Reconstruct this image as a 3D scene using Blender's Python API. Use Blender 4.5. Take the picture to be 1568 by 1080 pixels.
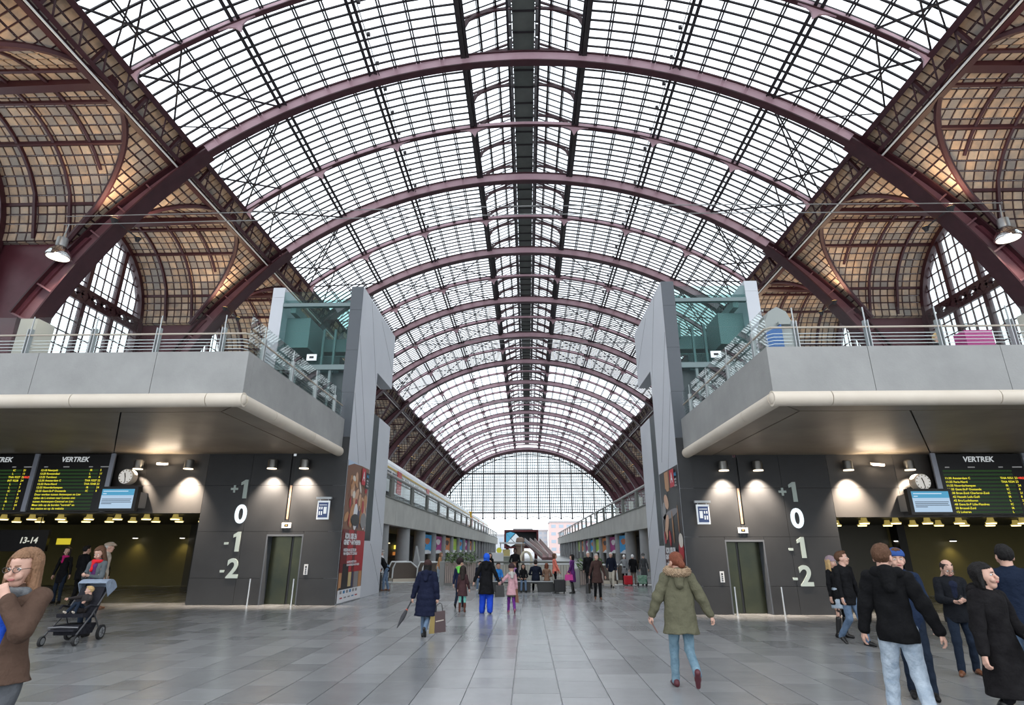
import bpy, math, random
import numpy as np
from math import sin, cos, pi, radians, sqrt, hypot
random.seed(7)
for o in list(bpy.data.objects):
    bpy.data.objects.remove(o)
SC = bpy.context.scene
COL = SC.collection

# ---------------------------------------------------------------- camera
FPX, PITCH, YAW, EYE = 880.0, radians(18.94), radians(1.49), 1.68
cam_data = bpy.data.cameras.new('camera')
cam_data.sensor_fit = 'HORIZONTAL'
cam_data.sensor_width = 36.0
cam_data.lens = FPX * 36.0 / 1568.0
cam_data.clip_end = 1000
cam = bpy.data.objects.new('camera', cam_data)
COL.objects.link(cam)
cam.location = (0, 0, EYE)
cam.rotation_euler = (pi / 2 + PITCH, 0, YAW)
SC.camera = cam

# ---------------------------------------------------------------- world, exposure
SC.view_settings.view_transform = 'Standard'
SC.view_settings.look = 'None'
SC.view_settings.gamma = 1.0
SC.view_settings.use_curve_mapping = False
SC.view_settings.exposure = 0.0
wd = bpy.data.worlds.new('overcast_sky')
SC.world = wd
wd.use_nodes = True
bg = wd.node_tree.nodes['Background']
bg.inputs['Color'].default_value = (0.90, 0.95, 1.0, 1)
bg.inputs['Strength'].default_value = 2.2
SC.cycles.max_bounces = 8
SC.cycles.diffuse_bounces = 4
SC.cycles.glossy_bounces = 3
SC.cycles.transparent_max_bounces = 16
SC.cycles.transmission_bounces = 4
SC.cycles.sample_clamp_indirect = 6.0
SC.cycles.caustics_reflective = False
SC.cycles.caustics_refractive = False


def projpx(p):
    """pixel of a world point in the 1568 x 1080 frame, and its distance"""
    dx, dy, dz = p[0], p[1], p[2] - EYE
    x1 = dx * cos(YAW) + dy * sin(YAW)
    y1 = -dx * sin(YAW) + dy * cos(YAW)
    f = y1 * cos(PITCH) + dz * sin(PITCH)
    u = -y1 * sin(PITCH) + dz * cos(PITCH)
    if f < 0.2:
        return None
    return (784 + FPX * x1 / f, 540 - FPX * u / f, f)


# ---------------------------------------------------------------- materials
MATS = {}


def mat(name, color=(0.5, 0.5, 0.5), rough=0.6, metal=0.0, spec=0.5, emit=None, estr=0.0, noise=None, bump=0.0, bscale=20.0, rand=None, bdist=0.02):
    """principled material; noise = (scale, second colour, contrast); rand = second colour picked per object"""
    if name in MATS:
        return MATS[name]
    m = bpy.data.materials.new(name)
    m.use_nodes = True
    nt = m.node_tree
    b = nt.nodes['Principled BSDF']
    b.inputs['Base Color'].default_value = (*color, 1)
    b.inputs['Roughness'].default_value = rough
    b.inputs['Metallic'].default_value = metal
    b.inputs['Specular IOR Level'].default_value = spec
    if emit:
        b.inputs['Emission Color'].default_value = (*emit, 1)
        b.inputs['Emission Strength'].default_value = estr
    src = None
    if noise or bump:
        tc = nt.nodes.new('ShaderNodeTexCoord')
        geo = nt.nodes.new('ShaderNodeNewGeometry')
    if noise:
        nz = nt.nodes.new('ShaderNodeTexNoise')
        nz.inputs['Scale'].default_value = noise[0]
        nz.inputs['Detail'].default_value = 6
        nz.inputs['Roughness'].default_value = 0.6
        nt.links.new(geo.outputs['Position'], nz.inputs['Vector'])
        rp = nt.nodes.new('ShaderNodeValToRGB')
        c = noise[2] if len(noise) > 2 else 0.2
        rp.color_ramp.elements[0].position = 0.5 - c
        rp.color_ramp.elements[1].position = 0.5 + c
        rp.color_ramp.elements[0].color = (*color, 1)
        rp.color_ramp.elements[1].color = (*noise[1], 1)
        nt.links.new(nz.outputs['Fac'], rp.inputs['Fac'])
        src = rp.outputs['Color']
    if rand:
        oi = nt.nodes.new('ShaderNodeObjectInfo')
        mx = nt.nodes.new('ShaderNodeMix')
        mx.data_type = 'RGBA'
        nt.links.new(oi.outputs['Random'], mx.inputs['Factor'])
        if src:
            nt.links.new(src, mx.inputs['A'])
        else:
            mx.inputs['A'].default_value = (*color, 1)
        mx.inputs['B'].default_value = (*rand, 1)
        src = mx.outputs['Result']
    if src:
        nt.links.new(src, b.inputs['Base Color'])
    if bump:
        nb = nt.nodes.new('ShaderNodeTexNoise')
        nb.inputs['Scale'].default_value = bscale
        nb.inputs['Detail'].default_value = 5
        nt.links.new(geo.outputs['Position'], nb.inputs['Vector'])
        bp = nt.nodes.new('ShaderNodeBump')
        bp.inputs['Strength'].default_value = bump
        bp.inputs['Distance'].default_value = bdist
        nt.links.new(nb.outputs['Fac'], bp.inputs['Height'])
        nt.links.new(bp.outputs['Normal'], b.inputs['Normal'])
    MATS[name] = m
    return m


def glass(name, tint, refl=0.06, haze=0.0, rough=0.02, mult=0.35):
    """thin pane: straight-through tinted light, a fresnel reflection and some milky haze"""
    if name in MATS:
        return MATS[name]
    m = bpy.data.materials.new(name)
    m.use_nodes = True
    nt = m.node_tree
    nt.nodes.remove(nt.nodes['Principled BSDF'])
    out = nt.nodes['Material Output']
    tr = nt.nodes.new('ShaderNodeBsdfTransparent')
    tr.inputs['Color'].default_value = (*tint, 1)
    gl = nt.nodes.new('ShaderNodeBsdfGlossy')
    gl.inputs['Roughness'].default_value = rough
    lw = nt.nodes.new('ShaderNodeLayerWeight')
    lw.inputs['Blend'].default_value = 0.25
    mr = nt.nodes.new('ShaderNodeMath')
    mr.operation = 'MULTIPLY_ADD'
    mr.inputs[1].default_value = mult
    mr.inputs[2].default_value = refl
    nt.links.new(lw.outputs['Fresnel'], mr.inputs[0])
    mr.use_clamp = True
    mx = nt.nodes.new('ShaderNodeMixShader')
    nt.links.new(mr.outputs[0], mx.inputs[0])
    nt.links.new(tr.outputs[0], mx.inputs[1])
    nt.links.new(gl.outputs[0], mx.inputs[2])
    last = mx
    if haze:
        df = nt.nodes.new('ShaderNodeBsdfTranslucent')
        df.inputs['Color'].default_value = (0.9, 0.95, 1, 1)
        m2 = nt.nodes.new('ShaderNodeMixShader')
        m2.inputs[0].default_value = haze
        nt.links.new(mx.outputs[0], m2.inputs[1])
        nt.links.new(df.outputs[0], m2.inputs[2])
        last = m2
    nt.links.new(last.outputs[0], out.inputs['Surface'])
    MATS[name] = m
    return m


M_IRON = mat('oxblood_iron', (0.036, 0.009, 0.014), 0.45, noise=(1.6, (0.060, 0.017, 0.024), 0.25))  # colour darkened to include the shade on the flange undersides
M_IRON_LIT = mat('oxblood_iron_lit_web', (0.46, 0.29, 0.34), 0.45, noise=(1.2, (0.55, 0.37, 0.42), 0.25))  # same iron, paled to put the light on the webs into the colour
M_BLACK_IRON = mat('black_iron', (0.018, 0.014, 0.018), 0.55)
M_DARK_RAIL = mat('dark_grey_iron', (0.05, 0.05, 0.052), 0.5)
M_ROOFGLASS = glass('roof_glass', (0.97, 0.985, 1.0), 0.0, 0.05)
M_WINGLASS = glass('window_glass', (0.90, 0.97, 0.975), 0.01, 0.05)
M_CLEAR = glass('clear_glass', (0.965, 0.985, 0.98), 0.0, mult=0.12)
M_TEAL = glass('lift_glass', (0.80, 0.91, 0.90), 0.0)
M_LINING = mat('vault_lining', (0.62, 0.43, 0.29), 0.7, noise=(1.3, (0.30, 0.25, 0.21), 0.16), bump=0.5, bscale=6)
M_CONC = mat('pale_concrete', (0.27, 0.27, 0.265), 0.75, noise=(0.9, (0.36, 0.36, 0.352), 0.22), bump=0.15, bscale=25)
M_CONC_LIP = mat('cream_concrete', (0.66, 0.58, 0.48), 0.5, noise=(1.5, (0.72, 0.64, 0.54), 0.2))
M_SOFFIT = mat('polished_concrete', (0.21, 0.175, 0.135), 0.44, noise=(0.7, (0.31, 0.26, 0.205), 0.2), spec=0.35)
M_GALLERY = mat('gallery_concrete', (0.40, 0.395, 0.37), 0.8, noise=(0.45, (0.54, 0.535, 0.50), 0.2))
M_COLUMN = mat('column_concrete', (0.30, 0.305, 0.31), 0.7, noise=(0.8, (0.38, 0.385, 0.39), 0.2))
M_ANTHRA = mat('anthracite_stone', (0.020, 0.0205, 0.022), 0.5, noise=(1.4, (0.028, 0.029, 0.031), 0.2))
M_ANTHRA2 = mat('slate_grey_cladding', (0.085, 0.095, 0.11), 0.5)
M_PANEL = mat('grey_cladding', (0.52, 0.54, 0.585), 0.4, noise=(0.5, (0.60, 0.62, 0.66), 0.25))
M_JOINT = mat('dark_joint', (0.02, 0.02, 0.022), 0.8)
M_STEEL = mat('brushed_steel', (0.62, 0.64, 0.65), 0.3, metal=0.9)
M_STEEL_GREY = mat('grey_painted_steel', (0.42, 0.44, 0.45), 0.4, metal=0.3)
M_TEAL_STEEL = mat('teal_grey_steel', (0.16, 0.22, 0.225), 0.45)
M_TEAL_DARK = mat('dark_teal_steel', (0.05, 0.075, 0.08), 0.5)
M_WHITE = mat('white_paint', (0.8, 0.8, 0.8), 0.4)
M_BLACK = mat('black_plastic', (0.012, 0.012, 0.013), 0.4)
M_TIMBER = mat('timber_handrail', (0.46, 0.40, 0.33), 0.4)


# ---------------------------------------------------------------- mesh builder
class MB:
    def __init__(s):
        s.v, s.f, s.m = [], [], []

    def quad(s, a, b, c, d, mi=0):
        n = len(s.v)
        s.v += [tuple(a), tuple(b), tuple(c), tuple(d)]
        s.f.append((n, n + 1, n + 2, n + 3))
        s.m.append(mi)
        return s

    def hexa(s, p, mi=0):
        """eight corners: four below (anticlockwise), four above"""
        n = len(s.v)
        s.v += [tuple(q) for q in p]
        for f in ((0, 3, 2, 1), (4, 5, 6, 7), (0, 1, 5, 4), (1, 2, 6, 5), (2, 3, 7, 6), (3, 0, 4, 7)):
            s.f.append(tuple(n + i for i in f))
            s.m.append(mi)
        return s

    def box(s, x0, x1, y0, y1, z0, z1, mi=0):
        if x0 > x1: x0, x1 = x1, x0
        if y0 > y1: y0, y1 = y1, y0
        if z0 > z1: z0, z1 = z1, z0
        return s.hexa([(x0, y0, z0), (x1, y0, z0), (x1, y1, z0), (x0, y1, z0), (x0, y0, z1), (x1, y0, z1), (x1, y1, z1), (x0, y1, z1)], mi)

    def bar(s, p, q, w, h, up=(0, 0, 1), mi=0):
        """rectangular bar from p to q; w across, h along up"""
        p, q, up = np.array(p, float), np.array(q, float), np.array(up, float)
        d = q - p
        L = np.linalg.norm(d)
        if L < 1e-6: return s
        d /= L
        a = np.cross(d, up)
        n = np.linalg.norm(a)
        if n < 1e-4:
            a = np.cross(d, (1, 0, 0)); n = np.linalg.norm(a)
            if n < 1e-4:
                a = np.cross(d, (0, 1, 0)); n = np.linalg.norm(a)
        a = a / n * (w / 2)
        b = np.cross(a / (w / 2), d) * (h / 2)
        return s.hexa([p - a - b, p + a - b, q + a - b, q - a - b, p - a + b, p + a + b, q + a + b, q - a + b], mi)

    def tube(s, pts, r, n=8, cap=True, mi=0, closed=False):
        """round tube along pts; r one radius or one per point"""
        pts = [np.array(p, float) for p in pts]
        m = len(pts)
        rr = r if hasattr(r, '__len__') else [r] * m
        base = len(s.v)
        ref = None
        for i, p in enumerate(pts):
            t = pts[min(i + 1, m - 1)] - pts[max(i - 1, 0)]
            L = np.linalg.norm(t)
            t = t / L if L > 1e-9 else np.array((0, 0, 1.0))
            if ref is None:
                ref = np.array((0, 0, 1.0)) if abs(t[2]) < 0.9 else np.array((1.0, 0, 0))
            a = ref - t * np.dot(ref, t)
            a /= max(np.linalg.norm(a), 1e-9)
            ref = a
            b = np.cross(t, a)
            for k in range(n):
                an = 2 * pi * k / n
                s.v.append(tuple(p + (a * cos(an) + b * sin(an)) * rr[i]))
        for i in range(m - 1):
            for k in range(n):
                k2 = (k + 1) % n
                s.f.append((base + i * n + k, base + i * n + k2, base + (i + 1) * n + k2, base + (i + 1) * n + k))
                s.m.append(mi)
        if cap:
            s.f.append(tuple(base + k for k in reversed(range(n)))); s.m.append(mi)
            s.f.append(tuple(base + (m - 1) * n + k for k in range(n))); s.m.append(mi)
        return s

    def lathe(s, prof, c=(0, 0, 0), n=16, axis=2, mi=0):
        """(radius, height) profile turned about an axis through c"""
        base = len(s.v)
        for r, h in prof:
            for k in range(n):
                an = 2 * pi * k / n
                p = [r * cos(an), r * sin(an), h]
                if axis == 1: p = [p[0], p[2], p[1]]
                if axis == 0: p = [p[2], p[0], p[1]]
                s.v.append((c[0] + p[0], c[1] + p[1], c[2] + p[2]))
        for i in range(len(prof) - 1):
            for k in range(n):
                k2 = (k + 1) % n
                s.f.append((base + i * n + k, base + i * n + k2, base + (i + 1) * n + k2, base + (i + 1) * n + k)); s.m.append(mi)
        s.f.append(tuple(base + k for k in reversed(range(n)))); s.m.append(mi)
        s.f.append(tuple(base + (len(prof) - 1) * n + k for k in range(n))); s.m.append(mi)
        return s

    def prism(s, poly, a, b, plane='xz', mi=0):
        """polygon extruded from a to b along the missing axis"""
        n = len(s.v)
        k = len(poly)
        for w in (a, b):
            for u, v in poly:
                s.v.append({'xz': (u, w, v), 'yz': (w, u, v), 'xy': (u, v, w)}[plane])
        s.f.append(tuple(range(n, n + k))); s.m.append(mi)
        s.f.append(tuple(reversed(range(n + k, n + 2 * k)))); s.m.append(mi)
        for i in range(k):
            j = (i + 1) % k
            s.f.append((n + i, n + k + i, n + k + j, n + j)); s.m.append(mi)
        return s

    def mesh(s, name):
        me = bpy.data.meshes.new(name)
        me.from_pydata(s.v, [], s.f)
        if any(s.m):
            me.polygons.foreach_set('material_index', s.m)
        me.validate()
        me.update()
        return me

    def build(s, name, mats, parent=None, smooth=False, loc=None):
        me = s.mesh(name)
        for m in (mats if isinstance(mats, (list, tuple)) else [mats]):
            me.materials.append(m)
        if smooth:
            shade(me)
        o = bpy.data.objects.new(name, me)
        COL.objects.link(o)
        if parent is not None: o.parent = parent
        if loc is not None: o.location = loc
        return o


def shade(me, ang=40):
    me.polygons.foreach_set('use_smooth', [True] * len(me.polygons))
    try:
        me.set_sharp_from_angle(angle=radians(ang))
    except Exception:
        pass


def empty(name, loc=(0, 0, 0), rz=0.0, parent=None):
    o = bpy.data.objects.new(name, None)
    o.empty_display_size = 0.1
    COL.objects.link(o)
    o.location = loc
    o.rotation_euler = (0, 0, rz)
    if parent is not None: o.parent = parent
    return o


def tag(o, label=None, cat=None, group=None, kind=None):
    if label: o['label'] = label
    if cat: o['category'] = cat
    if group: o['group'] = group
    if kind: o['kind'] = kind
    return o


def copy_tree(o, parent=None):
    c = o.copy()
    COL.objects.link(c)
    c.parent = parent
    for ch in list(o.children):
        copy_tree(ch, c)
    return c


TEXTQ = []


def text(name, txt, size, loc, m, parent=None, rot=(pi / 2, 0, 0), depth=0.0, bold=0.0, shear=0.0, align='CENTER', space=1.0):
    """queue a piece of lettering; all pieces are turned into meshes together at the end"""
    TEXTQ.append((name, txt, size, loc, m, parent, rot, depth, bold, shear, align, space))


def flush_text():
    obs = []
    for (name, txt, size, loc, m, parent, rot, depth, bold, shear, align, space) in TEXTQ:
        cu = bpy.data.curves.new('lettering', 'FONT')
        cu.body = txt
        cu.size = size
        cu.align_x = align
        cu.align_y = 'CENTER'
        cu.extrude = depth
        cu.offset = bold
        cu.shear = shear
        cu.space_character = space
        cu.resolution_u = 5 if size > .4 else 2
        ob = bpy.data.objects.new('lettering', cu)
        COL.objects.link(ob)
        obs.append(ob)
    dg = bpy.context.evaluated_depsgraph_get()
    mes = [bpy.data.meshes.new_from_object(ob.evaluated_get(dg)) for ob in obs]
    for ob in obs:
        cu = ob.data
        bpy.data.objects.remove(ob)
        bpy.data.curves.remove(cu)
    for me, (name, txt, size, loc, m, parent, rot, *_) in zip(mes, TEXTQ):
        me.materials.clear()
        me.materials.append(m)
        o = bpy.data.objects.new(name, me)
        COL.objects.link(o)
        o.location = loc
        o.rotation_euler = rot
        if parent is not None: o.parent = parent


def emis(name, c, s):
    return mat(name, (0, 0, 0), 0.5, emit=c, estr=s)


def spot(name, loc, target, power, color, size=60, blend=0.6, radius=0.05, parent=None):
    ld = bpy.data.lights.new(name, 'SPOT')
    ld.energy = power
    ld.color = color
    ld.spot_size = radians(size)
    ld.spot_blend = blend
    ld.shadow_soft_size = radius
    o = bpy.data.objects.new(name, ld)
    COL.objects.link(o)
    o.location = loc
    d = np.array(target, float) - np.array(loc, float)
    from mathutils import Vector
    o.rotation_euler = Vector(d).to_track_quat('-Z', 'Y').to_euler()
    if parent is not None: o.parent = parent
    return o
# ================================================================= floor of stone slabs
M_FLOOR = [mat('stone_slab_mid', (0.225, 0.23, 0.235), 0.22, noise=(2.2, (0.275, 0.28, 0.285), 0.25), bump=0.05, bscale=60),
           mat('stone_slab_light', (0.26, 0.265, 0.27), 0.24, noise=(2.0, (0.31, 0.315, 0.32), 0.25), bump=0.05, bscale=60),
           mat('stone_slab_dark', (0.195, 0.20, 0.205), 0.20, noise=(2.4, (0.24, 0.245, 0.25), 0.25), bump=0.05, bscale=60)]
floor = MB().box(-36, 36, -12, 215, -0.4, -0.012).build('floor', mat('stone_floor_far', (0.20, 0.21, 0.22), 0.35, noise=(0.8, (0.26, 0.27, 0.28), 0.25)))
tag(floor, 'grey stone slab floor of the station concourse', kind='structure')
rest = MB()
tiles = []
rf = random.Random(3)
x = -21.3
while x < 21.3:
    w = 0.586
    y = 3.6 + rf.random() * 0.8
    while y < 40:
        L = rf.choice((0.6, 0.9, 0.9, 1.2))
        sh = rf.choices((0, 1, 2), (5, 3, 2))[0]
        c = (x + w / 2, y + L / 2, 0)
        p = projpx(c)
        score = 0
        if p and -30 < p[0] < 1600 and 830 < p[1] < 1110:
            score = w * L * EYE / p[2] ** 3
        tiles.append((score, x, y, w, L, sh))
        y += L
    x += w
tiles.sort(key=lambda t: -t[0])
TMESH = {}
for i, (sc_, x, y, w, L, sh) in enumerate(tiles):
    g = 0.006
    if i < 300 and sc_ > 0:
        key = (L, sh)
        if key not in TMESH:
            m = MB()
            b = 0.004
            hw, hl = w / 2 - g / 2, L / 2 - g / 2
            m.hexa([(-hw, -hl, -0.03), (hw, -hl, -0.03), (hw, hl, -0.03), (-hw, hl, -0.03),
                    (-hw + b, -hl + b, 0), (hw - b, -hl + b, 0), (hw - b, hl - b, 0), (-hw + b, hl - b, 0)])
            me = m.mesh('floor_tile'); me.materials.append(M_FLOOR[sh])
            TMESH[key] = me
        o = bpy.data.objects.new('floor_tile', TMESH[key])
        COL.objects.link(o)
        o.parent = floor
        o.location = (x + w / 2, y + L / 2, 0)
    else:
        rest.quad((x + g / 2, y + g / 2, -0.001), (x + w - g / 2, y + g / 2, -0.001), (x + w - g / 2, y + L - g / 2, -0.001), (x + g / 2, y + L - g / 2, -0.001), sh)
tag(rest.build('floor_tiles_far', M_FLOOR, floor), kind='stuff')

# ================================================================= glazed iron roof
RC, RG = 0.2, 33.05            # centre height and radius of the glass
BAY, RIB0 = 13.05, 29.83
K0, K1 = -3, 12                # first and last main rib
YF, YB = RIB0 + K0 * BAY, RIB0 + K1 * BAY
PHL, PHG = math.asin(3.95 / RG), math.asin(21.0 / RG)
NP = 12
PH = [PHL + (PHG - PHL) * i / NP for i in range(NP + 1)]


def arc(ph, r=RG, s=1):
    return (s * r * sin(ph), RC + r * cos(ph))


ceiling = tag(empty('ceiling'), 'glazed iron barrel roof over the train hall', kind='structure')


def sweep(mb, phs, y0, y1, ra, rb, s=1, mi=0):
    """box swept along the arch between two radii (numbers or functions of the angle)"""
    fa = ra if callable(ra) else (lambda p: ra)
    fb = rb if callable(rb) else (lambda p: rb)
    base = len(mb.v)
    for p in phs:
        xa, za = arc(p, fa(p), s)
        xb, zb = arc(p, fb(p), s)
        mb.v += [(xa, y0, za), (xa, y1, za), (xb, y1, zb), (xb, y0, zb)]
    n = len(phs)
    for i in range(n - 1):
        for k in range(4):
            k2 = (k + 1) % 4
            mb.f.append((base + i * 4 + k, base + i * 4 + k2, base + (i + 1) * 4 + k2, base + (i + 1) * 4 + k)); mb.m.append(mi)
    mb.f.append((base, base + 1, base + 2, base + 3)); mb.m.append(mi)
    e = base + (n - 1) * 4
    mb.f.append((e + 3, e + 2, e + 1, e)); mb.m.append(mi)


def lin(a, b, n):
    return [a + (b - a) * i / n for i in range(n + 1)]


# main ribs: flange, web, stiffeners, one mesh each
for k in range(K0, K1 + 1):
    y = RIB0 + k * BAY
    mb = MB()
    phs = lin(-PHG, PHG, 48)
    sweep(mb, phs, y - 0.26, y + 0.26, 32.02, 32.10)
    sweep(mb, phs, y - 0.26, y + 0.26, 32.80, 32.88)
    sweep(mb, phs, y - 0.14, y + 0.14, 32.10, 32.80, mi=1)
    if k < 6:
        for p in PH[1:]:
            for s in (-1, 1):
                for d in (-0.004, 0.004):
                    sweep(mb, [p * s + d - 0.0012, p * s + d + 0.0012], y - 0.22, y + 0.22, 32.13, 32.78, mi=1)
    mb.build('rib', [M_IRON, M_IRON_LIT], ceiling)
# secondary ribs with rounded gussets at the double purlins and at the gutter
for k in range(K0, K1):
    y = RIB0 + (k + 0.5) * BAY
    mb = MB()
    phs = lin(-PHG, PHG, 40)
    sweep(mb, phs, y - 0.13, y + 0.13, 32.5, 32.56)
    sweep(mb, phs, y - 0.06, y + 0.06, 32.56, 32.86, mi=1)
    for s in (-1, 1):
        for i in (0, 4, 8, 12):
            for d in (-1, 1):
                if i == 12 and d > 0: continue
                p0 = PH[i]
                for j in range(6):
                    a0, a1 = j / 6, (j + 1) / 6
                    w = 0.035
                    h = 0.75
                    r0 = lambda t: 32.5 - h * (1 - sqrt(max(0, 1 - (1 - t) ** 2)))
                    pa, pb = p0 + d * w * a0, p0 + d * w * a1
                    xa, za = arc(pa, 32.52, s); xb, zb = arc(pb, 32.52, s)
                    xc, zc = arc(pb, r0(a1), s); xd, zd = arc(pa, r0(a0), s)
                    mb.hexa([(xa, y - .05, za), (xb, y - .05, zb), (xb, y + .05, zb), (xa, y + .05, za),
                             (xd, y - .05, zd), (xc, y - .05, zc), (xc, y + .05, zc), (xd, y + .05, zd)], 1)
    mb.build('secondary_rib', [M_IRON, M_IRON_LIT], ceiling)
# purlins along the hall, doubled every fourth
for s in (-1, 1):
    for i in range(NP):
        mb = MB()
        dbl = i % 4 == 0
        for off in ((-0.0055, 0.0055) if dbl else (-0.0022, 0.0022)):
            p = PH[i] + off
            x0, z0 = arc(p, 32.62 if dbl else 32.75, s)
            x1, z1 = arc(p, 32.98, s)
            n = np.array((x1 - x0, 0, z1 - z0)); L = np.linalg.norm(n)
            c = ((x0 + x1) / 2, (z0 + z1) / 2)
            mb.bar((c[0], YF, c[1]), (c[0], YB, c[1]), 0.19 if dbl else 0.09, L, up=n / L)
        if i == 4:
            for q in range(int((YB - YF) / 2.2)):
                yy = YF + q * 2.2 + 0.6
                if yy > 110: break
                xx, zz = arc(PH[i] - 0.016, 32.55, s)
                mb.box(xx - 0.1, xx + 0.08, yy, yy + 0.16, zz - 0.1, zz + 0.1)
            xx, zz = arc(PH[i] - 0.012, 32.5, s)
            mb.bar((xx, YF, zz), (xx, YB, zz), 0.04, 0.04)
        mb.build('purlin', M_BLACK_IRON, ceiling)
# glazing bars across the slope and the panes between them
YBARS = 98.5
rows = []
nrow = 10
k = K0
while k < K1:
    for h in (0, 0.5):
        ya = RIB0 + (k + h) * BAY
        n = nrow if ya < YBARS - 1 else 1
        for j in range(n):
            rows.append((ya + BAY / 2 * j / n, ya + BAY / 2 * (j + 1) / n))
    k += 1
for s in (-1, 1):
    for k in range(K0, K1):
        mb = MB()
        for (ya, yb) in rows:
            if RIB0 + k * BAY - 1e-3 <= ya < RIB0 + (k + 1) * BAY - 1e-3 and ya < YBARS:
                sweep(mb, PH, ya - 0.05, ya + 0.05, 32.91, 33.0, s)
        if mb.v:
            tag(mb.build('glazing_bars', M_BLACK_IRON, ceiling), kind='stuff')
cand = []
for s in (-1, 1):
    for (ya, yb) in rows:
        for i in range(NP):
            (xa, za), (xb, zb) = arc(PH[i], RG, s), arc(PH[i + 1], RG, s)
            c = ((xa + xb) / 2, (ya + yb) / 2, (za + zb) / 2)
            p = projpx(c)
            sc_ = (yb - ya) / p[2] ** 2 if p and ya < YBARS and -10 < p[0] < 1578 and -10 < p[1] < 1090 else 0
            cand.append((sc_, xa, za, xb, zb, ya, yb))
cand.sort(key=lambda t: -t[0])
rest = MB()
for n, (sc_, xa, za, xb, zb, ya, yb) in enumerate(cand):
    g = 0.02
    nx, nz = (za - zb), (xb - xa)
    L = hypot(nx, nz); nx, nz = nx / L * 0.012, nz / L * 0.012
    if nz < 0: nx, nz = -nx, -nz
    mb = MB() if n < 300 else rest
    mb.quad((xa, ya + g, za), (xb, ya + g, zb), (xb, yb - g, zb), (xa, yb - g, za))
    if n < 300:
        mb.build('roof_pane', M_ROOFGLASS, ceiling)
tag(rest.build('roof_panes_far', M_ROOFGLASS, ceiling), kind='stuff')
# wind bracing
mb = MB()


def rp(i, s, y, r=32.7):
    if i == int(i): x, z = arc(PH[int(i)], r, s)
    return (x, y, z)


for s in (-1, 1):
    for k in range(K0, K1):
        for h in (0, 1):
            ym = RIB0 + (k + h) * BAY
            ysec = RIB0 + (k + 0.5) * BAY
            yq = ysec + (ym - ysec) * 0.62
            mb.bar(rp(12, s, ysec), rp(8, s, ym), 0.09, 0.09)
            mb.bar(rp(10, s, ysec), rp(12, s, yq), 0.09, 0.09)
            mb.bar(rp(12, s, yq), rp(10, s, ym), 0.05, 0.05)
            if h == 0: mb.bar(rp(8, s, ym), rp(12, s, ysec - 1.2), 0.08, 0.08)
            if 55 < ysec < 100:
                for a, b in ((8, 4), (4, 0)):
                    mb.bar(rp(a, s, ysec), rp(b, s, ym), 0.07, 0.07)
                    mb.bar(rp(b, s, ysec), rp(a, s, ym), 0.07, 0.07)
mb.build('wind_bracing', M_BLACK_IRON, ceiling)
# ridge lantern: edge girders, walkway, frames, glazed slopes
ZL = RC + RG * cos(PHL)        # glass height at the lantern edge
for s in (-1, 1):
    mb = MB()
    mb.box(s * 3.85, s * 4.15, YF, YB, ZL - 0.45, ZL + 0.1)
    mb.box(s * 3.45, s * 3.85, 56, YB, ZL + 0.05, ZL + 0.12)
    mb.box(s * 3.9, s * 4.1, YF, YB, ZL + 1.25, ZL + 1.4)
    mb.build('lantern_girder', mat('lantern_iron', (0.028, 0.024, 0.026), 0.5), ceiling)
    mb = MB()
    mb.box(s * 0.95, s * 1.1, YF, YB, ZL + 0.75, ZL + 1.0)
    mb.box(s * 0.78, s * 0.84, YF, YB, ZL + 1.75, ZL + 1.85)
    n = int((YB - YF) / 1.1)
    for q in range(n):
        yy = YF + q * 1.1
        if yy > 110: break
        mb.box(s * 0.79, s * 1.02, yy, yy + 0.07, ZL + 0.85, ZL + 1.85)
    mb.build('walkway_beam', M_BLACK_IRON, ceiling)
    mb = MB()
    mb.quad((s * 4.0, YF, ZL + 1.35), (s * 4.0, YB, ZL + 1.35), (s * 0.7, YB, ZL + 2.9), (s * 0.7, YF, ZL + 2.9))
    mb.build('lantern_glass', M_ROOFGLASS, ceiling)
    mb = MB()
    mb.quad((s * 4.0, YF, ZL + 0.1), (s * 4.0, YB, ZL + 0.1), (s * 4.0, YB, ZL + 1.3), (s * 4.0, YF, ZL + 1.3))
    mb.build('lantern_side_glass', M_WINGLASS, ceiling)
    mb = MB()
    q = YF
    while q < 112:
        mb.bar((s * 4.0, q, ZL + 1.3), (s * 0.7, q, ZL + 2.85), 0.06, 0.07)
        mb.bar((s * 4.0, q, ZL + 0.1), (s * 4.0, q, ZL + 1.3), 0.05, 0.05)
        q += 0.6525
    for f in (0.33, 0.66):
        xx, zz = s * (4.0 - 3.3 * f), ZL + 1.3 + 1.55 * f
        mb.bar((xx, YF, zz), (xx, YB, zz), 0.14, 0.14)
        mb.bar((xx + s * .12, YF, zz), (xx + s * .12, YB, zz), 0.05, 0.1)
    tag(mb.build('lantern_bars', M_BLACK_IRON, ceiling), kind='stuff')
mb = MB()
mb.box(-0.72, 0.72, YF, YB, ZL + 1.15, ZL + 1.25)
n = int((YB - YF) / 1.6)
for q in range(n):
    mb.box(-0.74, 0.74, YF + q * 1.6, YF + q * 1.6 + 0.09, ZL + 1.05, ZL + 1.15, 1)
mb.build('ridge_walkway', [mat('walkway_plate', (0.09, 0.10, 0.095), 0.7, noise=(1.2, (0.13, 0.14, 0.13), 0.25)), M_BLACK_IRON], ceiling)
k = K0
yy = YF + BAY / 8
idx = 0
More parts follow.
